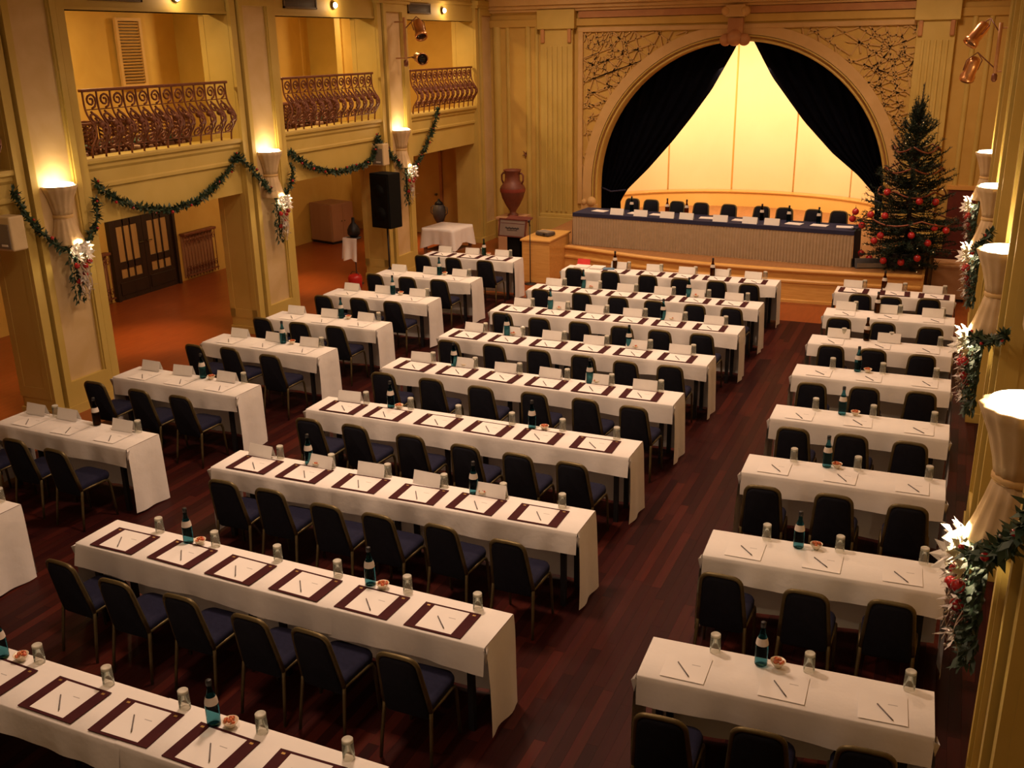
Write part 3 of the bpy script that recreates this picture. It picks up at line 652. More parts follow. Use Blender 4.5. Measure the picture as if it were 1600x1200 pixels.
# ---- clothed side table near the stage
t = thing('side_table', (-7.86, 14.66, 0), 'square wooden side table hidden under a white cloth', 'table', None, R(-5))
MB().box(-0.40, 0.40, -0.42, 0.42, 0.70, 0.735).build('tabletop', 'cabinet', t)
MB().box(-0.36, 0.36, -0.38, 0.38, 0.22, 0.25).build('shelf', 'cabinet', t)
for sx in (-1, 1):
    for sy in (-1, 1): MB().box(sx*0.36-0.03, sx*0.36+0.03, sy*0.38-0.03, sy*0.38+0.03, 0, 0.70).build('leg', 'cabinet', t)
m_ = MB(); nn = 72; ring = []
def sqp(a, r):   # rounded square outline
    c, s_ = math.cos(a), math.sin(a); k = 1/max(abs(c)/0.41, abs(s_)/0.43); return c*k*r, s_*k*r
rows_ = []
for j in range(8):
    v = j/7; row = []
    for i in range(nn):
        a = 2*PI*i/nn; corner = abs(math.sin(2*a))**3
        x, y = sqp(a, 1.0+0.015+v*(0.05+0.10*corner+0.03*math.sin(a*14))); row.append((x, y, 0.742-v*(0.34+0.12*corner)))
    rows_.append(row)
vs_ = [p for r_ in rows_ for p in r_]; fs = [(j*nn+i, j*nn+(i+1) % nn, (j+1)*nn+(i+1) % nn, (j+1)*nn+i) for j in range(7) for i in range(nn)]+[tuple(range(nn))]
m_.add(vs_, fs, True); o = m_.build('tablecloth', 'cloth'); o.location = (-7.86, 14.66, 0); o.rotation_euler = (0, 0, R(-5)); tag(o, 'creased white cloth over the small square side table', 'tablecloth')

# ---- black loudspeaker on its pole, beige wall speakers
t = thing('speaker_stand', (-7.66, 11.72, 0), 'thin black pole stand under the black loudspeaker', 'stand')
m_ = MB(); m_.tube([(0, 0, 0.02), (0, 0, 1.22)], 0.018); m_.build('pole', 'black_metal', t)
for k in range(3):
    a = 2*PI*k/3+0.5; m_ = MB(); m_.tube([(0, 0, 0.42), (0.34*math.cos(a), 0.34*math.sin(a), 0.012)], 0.012); m_.build('leg', 'black_metal', t)
t = thing('loudspeaker', (-7.66, 11.72, 1.22), 'tall black loudspeaker box on a thin pole before pillar', 'speaker', None, R(-12))
m_ = MB(); m_.prism([(-0.23, 0.20), (-0.25, -0.17), (0.25, -0.17), (0.23, 0.20)], 'z', 0, 1.06); m_.build('cabinet', 'black_box', t, bevel=0.015)
m_ = MB(); m_.box(-0.225, 0.225, -0.185, -0.168, 0.04, 1.02); m_.build('grille', 'black_box', t, bevel=0.006)
for z, r_ in ((0.28, 0.15), (0.72, 0.13)):
    m_ = MB(); m_.tube([(0, -0.184, z), (0, -0.189, z)], r_, 24); m_.build('driver_ring', 'black_box', t)
def wall_speaker(loc, rz, label):
    t = thing('wall_speaker', loc, label, 'speaker', 'beige wall speakers', rz)
    m_ = MB(); m_.box(-0.19, 0.19, -0.22, 0, 0, 0.42); m_.build('cabinet', 'speaker_beige', t, bevel=0.02)
    m_ = MB(); m_.box(-0.165, 0.165, -0.232, -0.218, 0.03, 0.33); m_.build('grille', 'grille_grey', t, bevel=0.004)
    m_ = MB(); m_.box(0.02, 0.12, -0.238, -0.23, 0.06, 0.085); m_.build('badge', 'white_plastic', t)
    m_ = MB(); m_.box(-0.05, 0.05, -0.02, 0.13, 0.12, 0.26); m_.build('bracket', 'speaker_beige', t)
wall_speaker((-7.98, 12.27-0.10, 2.38), 0, 'beige speaker on the side of the pillar above the black loudspeaker')
wall_speaker((-8.00, 3.56-0.11, 2.32), 0, 'beige speaker on the nearest left pillar at the frame edge')
wall_speaker((3.37, 3.60-0.10, 2.38), 0, 'beige speaker at the right frame edge beside second nearest pillar')

# ---- sconces and sprays on the pillars (local +x points into the hall)
sc = thing('wall_sconce', (0, 0, 0), 'x', 'sconce', 'hourglass plaster sconces')
flu = lambda a, z: 1+0.035*math.cos(14*a)
m_ = MB(); m_.lathe([(0.115, 0.36), (0.13, 0.45), (0.165, 0.58), (0.205, 0.68), (0.228, 0.74), (0.215, 0.745), (0.19, 0.68), (0.15, 0.60)], 56, (0.0, 0, 0), flu); m_.build('upper_bowl', 'sconce', sc)
m_ = MB(); m_.lathe([(0.12, 0.335), (0.128, 0.345), (0.128, 0.365), (0.12, 0.375)], 40, (0.0, 0, 0)); m_.build('waist_band', 'arch', sc)
m_ = MB(); m_.lathe([(0.20, 0.0), (0.21, 0.015), (0.175, 0.12), (0.14, 0.24), (0.115, 0.345)], 56, (0.0, 0, 0), flu, capb=False); m_.build('lower_skirt', 'sconce', sc)
m_ = MB(); m_.lathe([(0.17, 0.69), (0.196, 0.735), (0.185, 0.765), (0.10, 0.775)], 24, (0.0, 0, 0)); m_.build('lamp_glass', 'lamp_glow', sc)
m_ = MB(); m_.box(-0.06, 0.03, -0.09, 0.09, 0.1, 0.6); m_.build('wall_plate', 'sconce', sc)
sst = Stamp(sc)

spr = thing('floral_spray', (0, 0, 0), 'x', 'flower spray', 'Christmas flower sprays under the sconces')
rr = random.Random(11)
m_ = MB()
for k in range(300):
    t_ = rr.random()**1.2; z = -0.05-0.66*t_; wd = 0.17*(1-0.62*t_); y = rr.uniform(-wd, wd); x = 0.05+rr.random()*0.12*(1-0.4*t_)
    d = Vector((rr.uniform(-0.2, 0.9), rr.uniform(-0.9, 0.9), rr.uniform(-1.1, 0.1))).normalized(); L_ = rr.uniform(0.06, 0.13); n_ = d.cross(Vector((0.3, 0.4, 0.8))).normalized()*0.014
    p = Vector((x, y, z)); m_.add([p, p+d*L_*0.5+n_, p+d*L_, p+d*L_*0.5-n_], [(0, 1, 2, 3)])
m_.tube([(0.06, 0, 0.02), (0.07, 0.01, -0.35), (0.06, 0, -0.68)], [0.02, 0.016, 0.006], 6)
m_.build('greenery', 'leaf', spr, fix=False)
bl = MB()
for k in range(7):
    a = 2*PI*k/7; d = Vector((0.35, math.cos(a), math.sin(a))); s_ = Vector((0, -math.sin(a), math.cos(a)))*0.022
    p0 = Vector((0, 0, 0)); p1 = d*0.045; p2 = d*0.072+Vector((0.02, 0, 0)); bl.add([p0, p1+s_, p2, p1-s_], [(0, 1, 2, 3)])
bl.ball((0.012, 0, 0), 0.018, 8, 6); bl_me = bl.mesh('blossom', 'petal', False)
for (x, y, z, s_) in ((0.20, -0.09, -0.02, 1.1), (0.23, 0.0, 0.0, 1.2), (0.20, 0.09, -0.03, 1.1), (0.25, 0.04, -0.10, 1.25), (0.21, -0.07, -0.13, 1.0), (0.17, 0.12, -0.12, 0.9), (0.17, -0.13, -0.05, 0.9), (0.2, -0.02, -0.42, 0.7), (0.17, 0.05, -0.55, 0.6)):
    o = obj('blossom', bl_me, spr, (x, y, z)); o.scale = (s_*1.12,)*3; o.rotation_euler = (rr.uniform(-1, 1), rr.uniform(-0.3, 0.3), rr.uniform(-0.4, 0.4))
rb = MB(); rb.ball((0, 0, 0), 0.038, 12, 8); rb_me = rb.mesh('red_ball', 'red')
for (x, y, z) in ((0.20, -0.10, -0.24), (0.22, 0.02, -0.26), (0.19, 0.12, -0.22), (0.18, 0.03, -0.38), (0.15, -0.06, -0.46)): obj('red_ball', rb_me, spr, (x, y, z))
m_ = MB()
for k in range(16):
    y = rr.uniform(-0.13, 0.13); z0 = rr.uniform(-0.05, -0.35); L_ = rr.uniform(0.15, 0.4); ph = rr.random()*6; w_ = rr.uniform(0.006, 0.014); x = 0.16+rr.random()*0.07
    m_.grid(lambda u, v: (x+0.02*math.sin(ph+v*7), y*(1-0.4*v)+w_*(u-0.5)*2+0.02*math.sin(ph+v*5), z0-L_*v), 1, 8)
m_.build('silver_ribbon', 'ribbon', spr, fix=False)
m_ = MB()
for k in range(34):
    t_ = rr.random(); p = Vector((0.16+0.10*rr.random()*(1-0.5*t_), rr.uniform(-0.17, 0.17)*(1-0.5*t_), -0.02-0.6*t_)); d = Vector((rr.uniform(0.1, 0.8), rr.uniform(-1, 1), rr.uniform(-1.0, 0.2))).normalized(); L_ = rr.uniform(0.05, 0.10); n_ = d.cross(Vector((0.5, 0.2, 0.8))).normalized()*0.011
    m_.add([p, p+d*L_*0.5+n_, p+d*L_, p+d*L_*0.5-n_], [(0, 1, 2, 3)])
m_.build('frosted_leaves', 'silver', spr, fix=False)
m_ = MB()
for k in range(26):
    z = -0.1-0.55*rr.random(); y = rr.uniform(-0.15, 0.15)*(1+z*0.5); m_.ball((0.15+rr.random()*0.08, y, z), rr.uniform(0.007, 0.013), 6, 4)
o = m_.build('silver_berries', 'silver', spr); o['kind'] = 'stuff'
pst = Stamp(spr)
SC = [(XL, LP['A'], 2.26, 0, 'nearest left pillar'), (XL, LP['B'], 2.26, 0, 'middle left pillar'), (XL, LP['C'], 2.26, 0, 'left pillar by black loudspeaker'),
      (XR, RP[0], 2.12, PI, 'nearest right pillar'), (XR, RP[1], 2.12, PI, 'second nearest right pillar'), (XR, RP[2], 2.12, PI, 'third nearest right pillar'), (XR, RP[3], 2.12, PI, 'farthest right pillar')]
for (x, y, z, rz, d) in SC:
    sst.put((x, y, z), rz, 'lit hourglass plaster sconce on the '+d)
    sx = 1 if rz == 0 else -1
    pst.put((x+sx*0.02, y+(0.0 if sx > 0 else -0.02), z-0.02), rz, 'white and red Christmas spray below the sconce on '+d)
    point('sconce_uplight', (x+sx*0.13, y, z+0.80), 8, (1.0, 0.68, 0.34), 0.07)
    spot('sconce_downlight', (x+sx*0.24, y, z+0.07), (x+sx*0.22, y, z-1.0), 16.0 if sx > 0 else 26.0, 150, (1.0, 0.75, 0.45), 0.03, 0.4)

# ---- garlands
def garland(pts, label, seed, rad=0.078, berries=True):
    rr = random.Random(seed); P_ = [Vector(p) for p in pts]
    # Catmull-Rom
    path = []
    for i in range(len(P_)-1):
        p0 = P_[max(i-1, 0)]; p1 = P_[i]; p2 = P_[i+1]; p3 = P_[min(i+2, len(P_)-1)]
        n = max(3, int((p2-p1).length/0.05))
        for k in range(n):
            t_ = k/n; path.append(0.5*((2*p1)+(p2-p0)*t_+(2*p0-5*p1+4*p2-p3)*t_*t_+(-p0+3*p1-3*p2+p3)*t_**3))
    path.append(P_[-1])
    t = thing('garland', tuple(P_[0]), label, 'garland', 'evergreen garlands on the pillars and parapets')
    off = P_[0]; m_ = MB(); m_.tube([p-off for p in path], 0.015, 5)
    for p in path:
        for k in range(14):
            d = Vector((rr.uniform(-1, 1), rr.uniform(-1, 1), rr.uniform(-1, 1))).normalized(); L_ = rad*rr.uniform(0.7, 1.5); n_ = d.cross(Vector((rr.random()-0.5, rr.random()-0.5, 1))).normalized()*0.020
            q = p-off+Vector((rr.uniform(-1, 1), rr.uniform(-1, 1), rr.uniform(-1, 1)))*0.012; m_.add([q, q+d*L_*0.5+n_, q+d*L_, q+d*L_*0.5-n_], [(0, 1, 2, 3)])
    m_.build('foliage', 'leaf', t, fix=False)
    if berries:
        m_ = MB()
        for p in path[::7]:
            d = Vector((rr.uniform(0, 1)*(1 if p.x < 0 else -1), rr.uniform(-1, 1), rr.uniform(-1, 1))).normalized(); m_.ball(p-off+d*rad*0.8, rr.uniform(0.014, 0.026), 8, 6)
        o = m_.build('red_berries', 'red', t); o['kind'] = 'stuff'
        m_ = MB()
        for p in path[3::9]:
            d = Vector((1.0*(1 if p.x < 0 else -1), rr.uniform(-1, 1), rr.uniform(-1, 1))).normalized(); m_.ball(p-off+d*rad*0.9, 0.010, 6, 4)
        o = m_.build('silver_berries', 'silver', t); o['kind'] = 'stuff'
garland([(-7.96, 4.8, 2.95), (-7.96, 5.01, 2.75), (-7.96, 5.39, 2.57), (-7.96, 6.06, 2.4), (-7.96, 6.76, 2.45), (-7.96, 7.32, 2.69), (-7.96, 7.77, 3.0)], 'evergreen swag with berries hanging across the nearest full parapet', 1)
garland([(-7.95, 7.76, 3.0), (-7.84, 8.0, 2.71), (-7.82, 8.30, 2.40), (-7.80, 8.42, 2.27)], 'evergreen strand on the left flank of the middle left pillar', 2)
garland([(-7.80, 8.60, 2.26), (-7.82, 8.86, 2.37), (-7.82, 8.97, 2.54), (-7.83, 8.99, 2.70)], 'short evergreen strand right of the sconce on middle left pillar', 3)
garland([(-7.96, 9.14, 2.93), (-7.96, 9.65, 2.65), (-7.96, 10.43, 2.44), (-7.96, 11.2, 2.43), (-7.96, 11.79, 2.53), (-7.96, 12.06, 2.91)], 'evergreen swag across the middle parapet left of black loudspeaker', 4)
garland([(-7.95, 12.0, 2.93), (-7.84, 12.2, 2.68), (-7.84, 12.43, 2.48), (-7.82, 12.68, 2.26)], 'evergreen strand behind the beige speaker above black loudspeaker', 5)
garland([(-7.82, 12.98, 2.22), (-7.88, 13.42, 2.25), (-7.92, 13.88, 2.53), (-7.92, 14.35, 2.99), (-7.92, 14.53, 3.30)], 'evergreen strand rising to the railing nearest the stage', 6)
garland([(-7.86, 3.42, 3.02), (-7.84, 3.52, 2.73), (-7.83, 3.70, 2.46), (-7.82, 3.90, 2.27), (-7.80, 4.02, 2.2)], 'evergreen strand left of the sconce on nearest left pillar', 7, 0.075)
garland([(-7.82, 4.64, 2.75), (-7.82, 4.58, 2.48), (-7.82, 4.44, 2.31), (-7.80, 4.26, 2.2)], 'evergreen strand right of the sconce on nearest left pillar', 8)
garland([(2.84, -0.14, 2.10), (2.90, -0.35, 2.20), (2.98, -0.62, 2.42), (3.02, -0.95, 2.75)], 'dark evergreen strand beside the nearest right sconce spray', 9, 0.075)
garland([(2.84, 4.02, 2.10), (2.90, 3.82, 2.15), (2.98, 3.55, 2.22), (3.06, 3.30, 2.35)], 'dark evergreen strand beside the second nearest right sconce spray', 10, 0.075)
garland([(2.88, 7.95, 2.14), (2.94, 7.7, 2.28), (3.0, 7.5, 2.45)], 'dark evergreen strand beside the third nearest right sconce spray', 12, 0.075)

# ---- stage spotlights on bars
def lamp_bar(x, y, z0, z1, sx, label, lamps):
    t = thing('spotlight_bar', (x, y, z0), label, 'lamp bar', 'spotlight bars')
    m_ = MB(); m_.tube([(0, 0, 0), (0, 0, z1-z0)], 0.03, 10); m_.tube([(-sx*0.22, 0, 0.08), (0, 0, 0.08)], 0.014); m_.tube([(-sx*0.22, 0, z1-z0-0.08), (0, 0, z1-z0-0.08)], 0.014); m_.build('bar', 'rosewood_trim', t)
    m_ = MB(); m_.lathe([(0.02, -0.08), (0.045, -0.05), (0.045, 0.02), (0.03, 0.05)], 10); m_.build('bar_end', 'iron', t)
    for k, (dx, dy, dz, tx, ty, tz, lab) in enumerate(lamps):
        l = thing('spotlight', (x+dx, y+dy, z0+dz), lab, 'spotlight', 'copper stage spotlights')
        q = Vector((tx, ty, tz)).normalized().to_track_quat('-Z', 'Y').to_matrix()
        def tr(mb): mb.v = [tuple(q@Vector(p)) for p in mb.v]; return mb
        m_ = MB(); m_.lathe([(0.05, 0.20), (0.085, 0.18), (0.10, 0.10), (0.10, -0.12), (0.12, -0.13), (0.12, -0.20), (0.105, -0.20), (0.10, -0.14)], 20, capt=False); tr(m_).build('housing', 'copper', l)
        m_ = MB(); m_.lathe([(0.10, -0.17), (0.05, -0.18), (0.005, -0.185)], 20); tr(m_).build('lens', 'lens_black', l)
        m_ = MB(); m_.tube([(0.12, 0, -0.02), (0.13, 0, 0.16), (0, 0, 0.30), (-0.13, 0, 0.16), (-0.12, 0, -0.02)], 0.009, 6); m_.tube([(0, 0, 0.3), tuple(q.transposed()@Vector((-dx, -dy, 0.0)))], 0.010, 6); tr(m_).build('yoke', 'iron', l)
lamp_bar(-7.70, 12.86, 4.30, 5.14, 1, 'brown spotlight bar on the pillar above the black loudspeaker',
    [(0.28, 0.10, 0.62, 0.45, -0.45, -0.8, 'upper copper spotlight on the left pillar bar'), (0.26, 0.10, 0.08, 0.75, -0.75, -0.12, 'lower copper spotlight facing out from the left pillar bar')])
lamp_bar(2.93, 13.2, 3.98, 4.80, -1, 'brown spotlight bar on the right wall near the stage',
    [(-0.32, 0.1, 0.66, -0.55, -0.35, -0.8, 'upper copper spotlight beside the right wall near stage'), (-0.36, 0.1, 0.12, -0.25, 0.5, -0.9, 'lower copper spotlight pointing down near the right wall')])

# ---- curtains
def interp(tab, z):
    tab = sorted(tab, key=lambda p: p[1])
    if z <= tab[0][1]: return tab[0][0]
    for (xa, za), (xb, zb) in zip(tab, tab[1:]):
        if z <= zb: return xa+(xb-xa)*(z-za)/(zb-za)
    return tab[-1][0]
CL = [(-2.10, 4.75), (-2.23, 4.45), (-2.71, 3.57), (-3.13, 2.98), (-3.55, 2.44), (-4.14, 1.76), (-4.62, 1.28), (-4.80, 0.98), (-4.78, 0.66)]
CR = [(-2.05, 4.95), (-1.85, 4.61), (-1.39, 3.84), (-0.64, 2.91), (0.02, 2.24), (0.6, 1.78), (0.98, 1.38), (1.02, 0.98), (0.98, 0.66)]
def curtain(tab, sx, label):
    z0, z1 = 0.66, (4.72 if sx < 0 else 4.85); xo = AX+sx*(AR+0.10)
    def fn(u, v):
        z = z0+(z1-z0)*v; xi = interp(tab, z); x = xo+(xi-xo)*u
        if sx < 0: x = max(x, xo)
        else: x = min(x, xo)
        return (x, 17.82+0.055*math.sin(u*PI*2*9+v*1.5)*(0.35+0.65*v)+0.05*u, z)
    m_ = MB(); m_.grid(fn, 110, 40); o = m_.build('stage_curtain', 'velvet', None, fix=False)
    md = o.modifiers.new('thick', 'SOLIDIFY'); md.thickness = 0.01
    tag(o, label, 'curtain', 'tied back stage curtains')
    m_ = MB(); zt = 1.25; xi = interp(tab, zt); m_.tube([(xo, 17.70, zt+0.10), ((xo+xi)/2, 17.68, zt-0.02), (xi-sx*0.0, 17.76, zt+0.02)], 0.02, 6); m_.build('tie_band', 'navy_cloth', o)
curtain(CL, -1, 'black velvet stage curtain swept back to the left of the arch')
curtain(CR, 1, 'black velvet stage curtain swept back to the right of the arch')

# ================================================================== CONFERENCE TABLES AND CHAIRS
TABLES = {'C1': (-1.902, -1.525, -0.5), 'C2': (-1.892, 0.225, -1.35), 'C3': (-1.89, 1.96, 0.22), 'C4': (-1.967, 3.659, -0.2), 'C5': (-1.949, 5.281, -0.84), 'C6': (-1.932, 6.81, -0.23), 'C7': (-1.861, 8.359, -0.41), 'C8': (-1.857, 9.831, -0.2), 'C9': (-1.867, 11.44, -0.08),
  'L1': (-5.826, 0.2, -1.3), 'L2': (-5.878, 2.012, -1.27), 'L3': (-5.866, 3.744, -1.31), 'L4': (-5.849, 5.393, -1.22), 'L5': (-5.818, 6.786, 0.64), 'L6': (-5.84, 8.384, 0.47), 'L7': (-5.837, 9.95, 0.08), 'L8': (-5.831, 11.76, 0.07),
  'R1': (1.918, 0.324, 2.32), 'R2': (1.938, 2.043, 2.25), 'R3': (1.901, 3.747, 1.18), 'R4': (1.903, 5.266, 0.47), 'R5': (1.889, 6.845, 0.42), 'R6': (1.879, 8.268, -0.13), 'R7': (1.882, 9.843, 0.42), 'R8': (1.864, 11.334, -0.21)}
LEN = {'L': 1.942, 'C': 3.804, 'R': 1.782}
CHAIRS = {'C2': [(-3.45, -0.43), (-2.84, -0.49), (-2.23, -0.48), (-1.59, -0.51), (-1.09, -0.5), (-0.4, -0.52)],
'C3': [(-3.26, 1.26), (-2.74, 1.26), (-2.1, 1.19), (-1.58, 1.19), (-0.99, 1.21), (-0.37, 1.17)], 'C4': [(-3.45, 2.88), (-2.89, 2.9), (-2.21, 2.87), (-1.57, 2.83), (-1.0, 2.82), (-0.44, 2.81)],
'C5': [(-3.51, 4.52), (-2.86, 4.53), (-2.19, 4.49), (-1.53, 4.51), (-0.92, 4.52), (-0.35, 4.48)], 'C6': [(-3.4, 6.04), (-2.75, 6.07), (-2.11, 6.06), (-1.49, 6.03), (-0.92, 5.99), (-0.36, 6.01)],
'C7': [(-3.32, 7.6), (-2.7, 7.52), (-2.08, 7.52), (-1.45, 7.5), (-0.91, 7.5), (-0.33, 7.51)], 'C8': [(-3.34, 9.16), (-2.64, 9.14), (-2.02, 9.09), (-1.43, 9.05), (-0.8, 9.03), (-0.25, 9.03)],
'C9': [(-3.38, 10.82), (-2.71, 10.78), (-2.02, 10.71), (-1.44, 10.66), (-0.84, 10.67), (-0.3, 10.62)], 'L8': [(-6.47, 10.93), (-5.81, 10.91), (-5.15, 10.89)], 'L7': [(-6.49, 9.24), (-5.83, 9.21), (-5.22, 9.22)],
'L6': [(-6.44, 7.59), (-5.81, 7.64), (-5.2, 7.64)], 'L5': [(-6.51, 6.12), (-5.85, 6.1), (-5.24, 6.11)], 'L4': [(-6.51, 4.66), (-5.97, 4.71), (-5.27, 4.64)], 'L3': [(-6.58, 2.99), (-5.87, 2.96), (-5.26, 2.96)],
'L2': [(-6.54, 1.29), (-5.94, 1.29), (-5.32, 1.24)], 'R1': [(1.34, -0.47), (1.89, -0.38), (2.47, -0.31)], 'R2': [(1.31, 1.28), (1.92, 1.27), (2.49, 1.35)], 'R3': [(1.31, 2.94), (1.91, 2.99), (2.51, 3.0)],
'R4': [(1.34, 4.46), (1.9, 4.48), (2.45, 4.48)], 'R5': [(1.32, 5.96), (1.89, 6.01), (2.48, 6.07)], 'R6': [(1.34, 7.56), (1.85, 7.57), (2.43, 7.53)], 'R7': [(1.28, 8.98), (1.87, 8.94), (2.48, 8.89)], 'R8': [(1.42, 10.51), (1.86, 10.49), (2.4, 10.56)]}
BLK = {'L': 'left-block', 'C': 'centre-block', 'R': 'right-block'}
LAST = {'L': 8, 'C': 9, 'R': 8}
def where(k):
    return ORD[LAST[k[0]]-int(k[1])]+' '+BLK[k[0]]+' table from the stage'
FROM_RIGHT = ('C1', 'L1', 'L2')
def nth(k, i, n):
    return (ORD[n-1-i]+' from right' if k in FROM_RIGHT else ORD[i]+' from left')
TH = 0.745
# ---- the chair
def rpanel(hw, z0, z1, rtop, rbot, n=6):
    pts = []
    for (cx, cz, r_, a0) in ((hw-rtop, z1-rtop, rtop, 0), (-hw+rtop, z1-rtop, rtop, PI/2), (-hw+rbot, z0+rbot, rbot, PI), (hw-rbot, z0+rbot, rbot, 1.5*PI)):
        for k in range(n+1):
            a = a0+PI/2*k/n; pts.append((cx+r_*math.cos(a), cz+r_*math.sin(a)))
    return pts
def lean(z): return -0.15-0.10*((z-0.44)/0.43)
def bw_(z): return 0.172-0.034*max(0.0, (z-0.44)/0.43)      # half width, narrowing upwards
def make_chair():
    t = thing('banquet_chair', (0, 0, 0), 'x', 'chair')
    m_ = MB(); P0 = [(x*bw_(z)/0.200, z) for (x, z) in rpanel(0.196, 0.35, 0.858, 0.085, 0.03)]; n = len(P0)
    rings = []
    for (sc_, dy) in ((0.90, -0.036), (0.985, -0.022), (1.0, 0.0), (0.985, 0.022), (0.88, 0.040)):
        rings.append([(x*sc_, lean(0.60+(z-0.60)*sc_)+dy, 0.60+(z-0.60)*sc_) for (x, z) in P0])
    vs_ = [p for r_ in rings for p in r_]; fs = [(j*n+i, j*n+(i+1) % n, (j+1)*n+(i+1) % n, (j+1)*n+i) for j in range(4) for i in range(n)]+[tuple(range(n)), tuple(4*n+i for i in range(n))]
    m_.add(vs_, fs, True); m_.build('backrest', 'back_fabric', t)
    fp = [(-0.176, 0.42), (-0.168, 0.55), (-0.156, 0.70)]+[(-0.080-0.068*math.sin(PI/2*(1-k/5)), 0.80+0.07*math.sin(PI/2*k/5)) for k in range(6)]+[(0, 0.873)]
    fp = fp+[(-x, z) for (x, z) in fp[::-1][1:]]
    m_ = MB(); m_.tube([(x, lean(z)-0.004, z) for (x, z) in fp], 0.0175, 8); m_.build('back_frame', 'brass', t)
    S0 = rpanel(0.190, -0.17, 0.235, 0.08, 0.04); rings = []; n = len(S0)
    for (s_, z) in ((0.97, 0.425), (1.0, 0.445), (1.0, 0.468), (0.96, 0.488), (0.80, 0.498)): rings.append([(x*s_, 0.025+(y-0.025)*s_, z) for (x, y) in S0])
    m_ = MB(); vs_ = [p for r_ in rings for p in r_]; fs = [(j*n+i, j*n+(i+1) % n, (j+1)*n+(i+1) % n, (j+1)*n+i) for j in range(4) for i in range(n)]+[tuple(range(n)), tuple(4*n+i for i in range(n))]
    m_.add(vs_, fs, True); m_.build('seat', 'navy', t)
    for s in (-1, 1):
        m_ = MB(); m_.tube([(s*0.176, -0.148, 0.44), (s*0.179, -0.158, 0.37), (s*0.188, -0.19, 0.18), (s*0.195, -0.215, 0.0)], [0.0145, 0.0145, 0.013, 0.012], 8); m_.build('leg', 'brass', t)
        m_ = MB(); m_.tube([(s*0.180, -0.15, 0.425), (s*0.190, 0.0, 0.428), (s*0.192, 0.12, 0.428), (s*0.192, 0.165, 0.415), (s*0.193, 0.185, 0.37), (s*0.196, 0.20, 0.18), (s*0.198, 0.215, 0.0)], [0.0135]*5+[0.0125, 0.012], 8); m_.build('leg', 'brass', t)
    return t
cst = Stamp(make_chair()); rc = random.Random(21)
for k, lst in CHAIRS.items():
    for i, (x, y) in enumerate(lst):
        a = R(TABLES[k][2]+rc.uniform(-3, 3))
        cst.put((x-0.25*math.sin(a), y+0.25*math.cos(a), 0), a, 'brass-framed navy chair, '+nth(k, i, len(lst))+', '+where(k), 'navy banquet chairs at the conference tables')

# ---- tables and cloths
def make_table(ln):
    t = thing('conference_table', (0, 0, 0), 'x', 'table')
    MB().box(-ln/2+0.01, ln/2-0.01, -0.215, 0.215, TH-0.03, TH-0.004).build('tabletop', 'cabinet', t)
    for sx in (-1, 1):
        for sy in (-1, 1):
            m_ = MB(); x = sx*(ln/2-0.14); m_.box(x-0.022, x+0.022, sy*0.17-0.022, sy*0.17+0.022, 0, TH-0.03); m_.build('leg', 'black_metal', t)
    return t
TST = {}
for k in ('CL', 'L', 'R'): TST[k] = Stamp(make_table({'CL': 1.895, 'L': 1.93, 'R': 1.77}[k]))
def cloth(ln, xa, xb, endL, endR, seed, lift=0.0):
    rr = random.Random(seed); ph = [rr.random()*6.28 for _ in range(8)]; dropn = 0.18+0.03*rr.random(); tilt = rr.uniform(-0.03, 0.03)
    hy = 0.228; zt = TH+lift; m_ = MB(); nu = max(16, int((xb-xa)*26))
    def wav(x): return 0.5*math.sin(x*7+ph[0])+0.3*math.sin(x*13+ph[1])+0.25*math.sin(x*23+ph[2])
    def fn(u, v):
        x = xa+(xb-xa)*u; s = v*16
        hem = dropn+tilt*(u-0.5)+0.012*math.sin(x*4+ph[3])
        if s <= 6:      # near apron from the hem upwards
            t_ = 1-s/6; fold = wav(x)
            return (x, -hy-0.006-0.010*math.sin(t_*PI/2)-t_*(0.012+0.024*fold), zt-0.010-t_*hem+0.010*fold*t_)
        if s <= 7: return (x, -hy, zt-0.002)
        if s <= 9: t_ = (s-7)/2; return (x, -hy+0.02+(2*hy-0.04)*t_, zt+0.001*math.sin(x*9+ph[4]))
        if s <= 10: return (x, hy, zt-0.002)
        t_ = (s-10)/6; return (x, hy+0.006+0.012*t_+0.014*t_*math.sin(x*11+ph[5]), zt-0.01-t_*(zt-0.035))
    m_.grid(fn, nu, 16)
    for sx, on, xe in ((-1, endL, xa), (1, endR, xb)):
        if not on: continue
        def fe(u, v):
            y = -hy+2*hy*u; fl_ = 0.012*v*math.sin(u*9+ph[6])+0.02*v
            flare = 0.035*v*(1-v)*max(0, 1-u*4)
            return (xe+sx*(0.003+0.008*min(1, v*8)+fl_+flare), y-0.03*v*(1-u)*(0.3+0.3*math.sin(ph[7])), zt-0.003-v*(zt-0.03+0.02*u))
        m_.grid(fe, 10, 12)
    # small ear of cloth folded at the near corners
    for sx, on, xe in ((-1, endL, xa), (1, endR, xb)):
        if on: m_.add([(xe+sx*0.012, -hy+0.04, zt-0.02), (xe+sx*0.030, -hy-0.03, zt-0.03), (xe-sx*0.01, -hy-0.012, zt-0.02), (xe+sx*0.012, -hy-0.012, zt-0.13)], [(0, 1, 3), (1, 2, 3)], True)
    return m_.build('tablecloth', 'cloth', None, fix=False)
def place(k, lx, ly, z=0.0):
    cx, cy, a = TABLES[k]; a = R(a); return (cx+lx*math.cos(a)-ly*math.sin(a), cy+lx*math.sin(a)+ly*math.cos(a), z)
